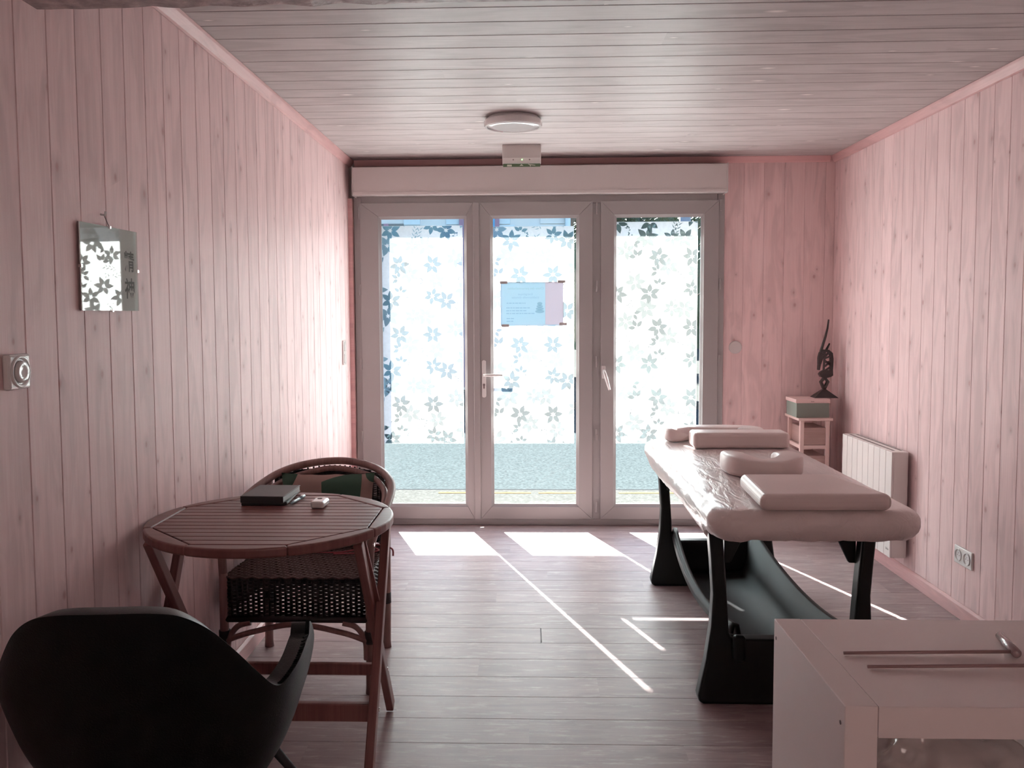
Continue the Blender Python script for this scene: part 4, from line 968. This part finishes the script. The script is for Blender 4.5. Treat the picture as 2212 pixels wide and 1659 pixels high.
Yc0, Yc1 = 5.505, 5.535
bs = MB()
bs.add([(*cp(372, 893)[:1], 5.47, BZ), (cp(628, 893)[0], 5.47, BZ), (cp(628, 893)[0], 5.57, BZ), (cp(372, 893)[0], 5.57, BZ)] + [(cp(475, 0)[0], 5.508, cp(0, 806)[1]), (cp(518, 0)[0], 5.508, cp(0, 806)[1]), (cp(518, 0)[0], 5.532, cp(0, 806)[1]), (cp(475, 0)[0], 5.532, cp(0, 806)[1])],
       [(0, 1, 2, 3), (4, 5, 6, 7), (0, 1, 5, 4), (1, 2, 6, 5), (2, 3, 7, 6), (3, 0, 4, 7)])
bs.build('base', M['ebony'], ca, bevel=0.002)
MB().ribbon([cp(497, 805), cp(462, 725), cp(497, 682)], 24 * K, Yc0, Yc1).ribbon([cp(497, 805), cp(535, 722), cp(500, 682)], 24 * K, Yc0, Yc1).build('legs', M['ebony'], ca)
MB().prism([cp(*p) for p in ((437, 640), (455, 615), (485, 600), (555, 600), (578, 560), (582, 655), (560, 670), (500, 686), (455, 672))], Yc0 - 0.006, Yc1 + 0.006).build('body', M['ebony'], ca, bevel=0.003)
nk = MB().ribbon([cp(*p) for p in ((566, 640), (570, 560), (570, 480), (562, 420), (530, 392), (480, 388))], [26 * K, 26 * K, 30 * K, 30 * K, 26 * K, 22 * K], Yc0, Yc1)
for a, b in (((490, 615), (560, 565)), ((555, 545), (496, 490)), ((500, 515), (560, 505)), ((496, 475), (556, 450)), ((500, 455), (540, 410)), ((488, 620), (498, 400)), ((500, 560), (545, 520))):
    nk.ribbon([cp(*a), cp(*b)], 13 * K, Yc0 + 0.004, Yc1 - 0.004)
nk.build('openwork_neck', M['ebony'], ca)
MB().ribbon([cp(*p) for p in ((492, 395), (465, 420), (450, 470), (440, 540), (434, 598))], [40 * K, 58 * K, 50 * K, 26 * K, 18 * K], Yc0, Yc1).build('head', M['ebony'], ca, bevel=0.002)
MB().tube([(cp(x, 0)[0], 5.52, cp(0, y_)[1]) for x, y_ in ((455, 400), (478, 320), (502, 240), (522, 150), (533, 56))], [0.0095, 0.0085, 0.0075, 0.0065, 0.005], 10).build('horn', M['ebony'], ca, smooth=True)
MB().tube([(cp(x, 0)[0], 5.52, cp(0, y_)[1]) for x, y_ in ((505, 400), (522, 365), (547, 312))], [0.009, 0.0075, 0.005], 8).build('ear', M['ebony'], ca, smooth=True)

# ------------------------------------------------------------------ fittings on walls and ceiling
cv = MB().lathe([(0, 0), (0.042, 0), (0.042, -0.004), (0.038, -0.007), (0, -0.007)], (1.350, YF, 1.175), 36, 'y').build('round_cover', M['boxwhite'])
tag(cv, 'round white blanking cover on the pink boards beside the door', 'cover plate')
sk_ = thing('wall_socket', 'double white wall socket low on the pink board wall', 'socket', (XR, 3.945, 0.29))
MB().box(XR - 0.010, XR, 3.868, 4.023, 0.249, 0.329).build('plate', M['plastic'], sk_, bevel=0.002)
for y_ in (3.907, 3.984):
    w1 = MB().lathe([(0.0285, 0), (0.0285, -0.004), (0.0255, -0.004), (0.0225, -0.001), (0.0225, 0)], (XR - 0.010, y_, 0.289), 28, 'x', caps=False).build('ring', M['plastic'], sk_, smooth=False)
    for dy, dz in ((-0.0095, 0), (0.0095, 0), (0, 0.010)): MB().lathe([(0, 0), (0.0025, 0), (0.0025, -0.0006), (0, -0.0006)], (XR - 0.010, y_ + dy, 0.289 + dz), 8, 'x').build('pin_hole', M['greygap'], sk_)
sw = thing('light_switch', 'tall double light switch on the table side wall near the door', 'switch', (XL, 5.46, 1.16))
MB().box(XL, XL + 0.010, 5.418, 5.498, 1.085, 1.238).build('plate', M['plastic'], sw, bevel=0.002)
for z_ in (1.124, 1.199): MB().box(XL + 0.010, XL + 0.014, 5.432, 5.484, z_ - 0.028, z_ + 0.028).build('rocker', M['plastic'], sw, bevel=0.003)
dl = thing('dimmer_dial', 'square glossy dimmer with round dial on the board wall', 'dimmer', (XL, 1.93, 1.27))
MB().box(XL, XL + 0.018, 1.886, 1.968, 1.235, 1.315).build('plate', M['plastic'], dl, bevel=0.006, seg=3)
MB().lathe([(0.037, 0.0), (0.036, 0.003), (0.033, 0.004), (0.029, 0.002), (0.028, 0.0)], (XL + 0.018, 1.927, 1.275), 40, 'x', caps=False).build('ring', M['plastic'], dl, smooth=True)
MB().lathe([(0, 0.0), (0.026, 0.0), (0.025, 0.006), (0.021, 0.009), (0.012, 0.006), (0, 0.005)], (XL + 0.018, 1.927, 1.275), 40, 'x').build('knob', M['plastic'], dl, smooth=True)
pi_ = thing('picture', 'frameless glass picture with two ink characters on the board wall', 'picture', (XL, 2.385, 1.414))
def tilt(p):
    return (p[0] + 0.007 * (p[1] - 2.228) / 0.312, p[1], p[2])
def tb_(mb): mb.v = [tilt(p) for p in mb.v]; return mb
PXW = XL + 0.004
tb_(MB().box(PXW, PXW + 0.003, 2.228, 2.540, 1.414, 1.644)).build('backing', M['greygap'], pi_)
tb_(MB().box(PXW + 0.003, PXW + 0.0036, 2.228, 2.540, 1.414, 1.644)).build('print', M['paper'], pi_)
tb_(MB().box(PXW + 0.0052, PXW + 0.0072, 2.228, 2.540, 1.414, 1.644)).build('glass', M['clipglass'], pi_)
for y_, z_ in ((2.384, 1.643), (2.384, 1.415), (2.2285, 1.53), (2.5395, 1.53)): tb_(MB().box(PXW - 0.001, PXW + 0.0085, y_ - 0.004, y_ + 0.004, z_ - 0.004, z_ + 0.004)).build('clip', M['chrome'], pi_)
sh4 = Matrix.Identity(4); sh4[0][1] = 0.007 / 0.312; sh4[0][3] = -2.228 * 0.007 / 0.312
for ch, z_ in (('精', 1.532), ('神', 1.455)):
    text(ch, 0.062, M['ink'], sh4 @ frame((0, 1, 0), (0, 0, 1), (1, 0, 0), (PXW + 0.0042, 2.462, z_)), 'ink_character', pi_, bold=0.0011)
for y_, z_, l_ in ((2.36, 1.583, 0.070), (2.37, 1.535, 0.066), (2.39, 1.502, 0.030), (2.385, 1.480, 0.016), (2.40, 1.462, 0.016)):
    tb_(MB().box(PXW + 0.0038, PXW + 0.0042, y_, y_ + l_, z_, z_ + 0.003)).build('ink_line', M['inkfaint'], pi_)
MB().tube([(XL, 2.362, 1.676), (XL + 0.012, 2.362, 1.674), (XL + 0.014, 2.362, 1.684)], 0.003, 8).build('hook', M['plastic'], pi_)
MB().tube([(XL + 0.010, 2.362, 1.672), (XL + 0.012, 2.384, 1.644)], 0.0012, 6).build('cord', M['greygap'], pi_)
cl = thing('ceiling_lamp', 'round white ceiling lamp on the pale board ceiling', 'ceiling lamp', (-0.073, 4.52, HC))
MB().lathe([(0, 0), (0.128, 0), (0.132, -0.012), (0, -0.012)], (-0.073, 4.52, HC), 48).build('base', M['plastic'], cl)
MB().lathe([(0.120, -0.012), (0.144, -0.013), (0.149, -0.020), (0.149, -0.040), (0.145, -0.048), (0.134, -0.048)], (-0.073, 4.52, HC), 64, caps=False).build('rim', M['plastic'], cl, smooth=False)
MB().lathe([(0.0, -0.043), (0.135, -0.043), (0.1345, -0.0485), (0.10, -0.0500), (0.05, -0.0508), (0.0, -0.051)], (-0.073, 4.52, HC), 64).build('diffuser', M['gloss'], cl, smooth=True)
ex = thing('exit_light', 'emergency exit light with green pictogram strip under the ceiling', 'exit light', (-0.035, 5.25, HC))
EX0, EX1 = -0.150, 0.080
MB().prism([(5.225, HC), (5.30, HC), (5.30, HC - 0.105), (5.268, HC - 0.105), (5.244, HC - 0.075)], EX0, EX1, 'x').build('housing', plain('grey_white_plastic', (0.60, 0.56, 0.54), 0.4), ex, bevel=0.004)
MB().box(EX0 + 0.004, EX1 - 0.004, 5.2670, 5.2700, HC - 0.124, HC - 0.1055).build('sign_strip', M['green'], ex)
MB().box(EX0 + 0.028, EX0 + 0.056, 5.2660, 5.2668, HC - 0.1215, HC - 0.111).build('door_symbol', M['signwhite'], ex)
MB().prism([(-0.048, HC - 0.118), (-0.024, HC - 0.118), (-0.036, HC - 0.108)], 5.2660, 5.2668).build('arrow_symbol', M['signwhite'], ex)
MB().ribbon([(0.004, HC - 0.108), (0.018, HC - 0.113), (0.046, HC - 0.116)], 0.004, 5.2660, 5.2668).ribbon([(0.014, HC - 0.114), (0.018, HC - 0.122)], 0.004, 5.2660, 5.2668).build('running_symbol', M['signwhite'], ex, kind='stuff')
MB().lathe([(0, -0.003), (0.0035, -0.002), (0.0035, 0), (0, 0)], (-0.033, 5.2505, HC - 0.085), 10, 'y').build('led', M['led'], ex)
for x_ in (-0.085, 0.012): MB().lathe([(0, -0.002), (0.004, -0.002), (0.004, 0), (0, 0)], (x_, 5.2510, HC - 0.085), 10, 'y').build('screw', M['greygap'], ex)

# ------------------------------------------------------------------ sub-parts: small pieces belong to the part that carries them
SUB = {'door_2': {'lever': 'handle_plate', 'keyhole': 'handle_plate'}, 'door_3': {'lever': 'handle_base'}, 'wall_socket': {'ring': 'plate', 'pin_hole': 'plate'},
       'light_switch': {'rocker': 'plate'}, 'dimmer_dial': {'ring': 'plate', 'knob': 'plate'}, 'radiator': {'vent_slot': 'body', 'name_mark': 'front_panel'},
       'tub_chair': {'stitching': 'shell'}, 'chair_cushion': {'ribbon': 'pad'}, 'massage_table': {'latch': 'end_frame', 'bracket': 'end_frame'},
       'rattan_chair': {'binding': 'leg'}, 'round_table': {'bolt': 'leg'}, 'exit_light': {'door_symbol': 'sign_strip', 'arrow_symbol': 'sign_strip', 'running_symbol': 'sign_strip', 'led': 'housing', 'screw': 'housing'},
       'storage_box': {'label_plate': 'lid'}, 'pen': {'clip': 'cap'}, 'remote_key': {'button': 'body'}, 'shelf_unit': {'screw_hole': 'side_panel'},
       'poster': {'title': 'printed_sheet', 'subtitle': 'printed_sheet', 'small_print': 'printed_sheet', 'stone_picture': 'printed_sheet'},
       'picture': {'ink_character': 'print', 'ink_line': 'print', 'cord': 'hook'}, 'house': {'window_bar': 'window', 'shutter_frame': 'shutter'}, 'planner': {'band': 'front_cover'}}
def centre(o):
    vs_ = o.data.vertices; n = len(vs_); return sum((v.co for v in vs_), Vector()) / max(1, n)
for rn, mp in SUB.items():
    root = bpy.data.objects[rn]; kids = list(root.children)
    for k in kids:
        tgt = mp.get(k.name.split('.')[0])
        if not tgt: continue
        cand = [q for q in kids if q.name.split('.')[0] == tgt]; c = centre(k)
        best = min(cand, key=lambda q: min((v.co - c).length for v in q.data.vertices))
        k.parent = best; k.matrix_parent_inverse = Matrix.Identity(4)
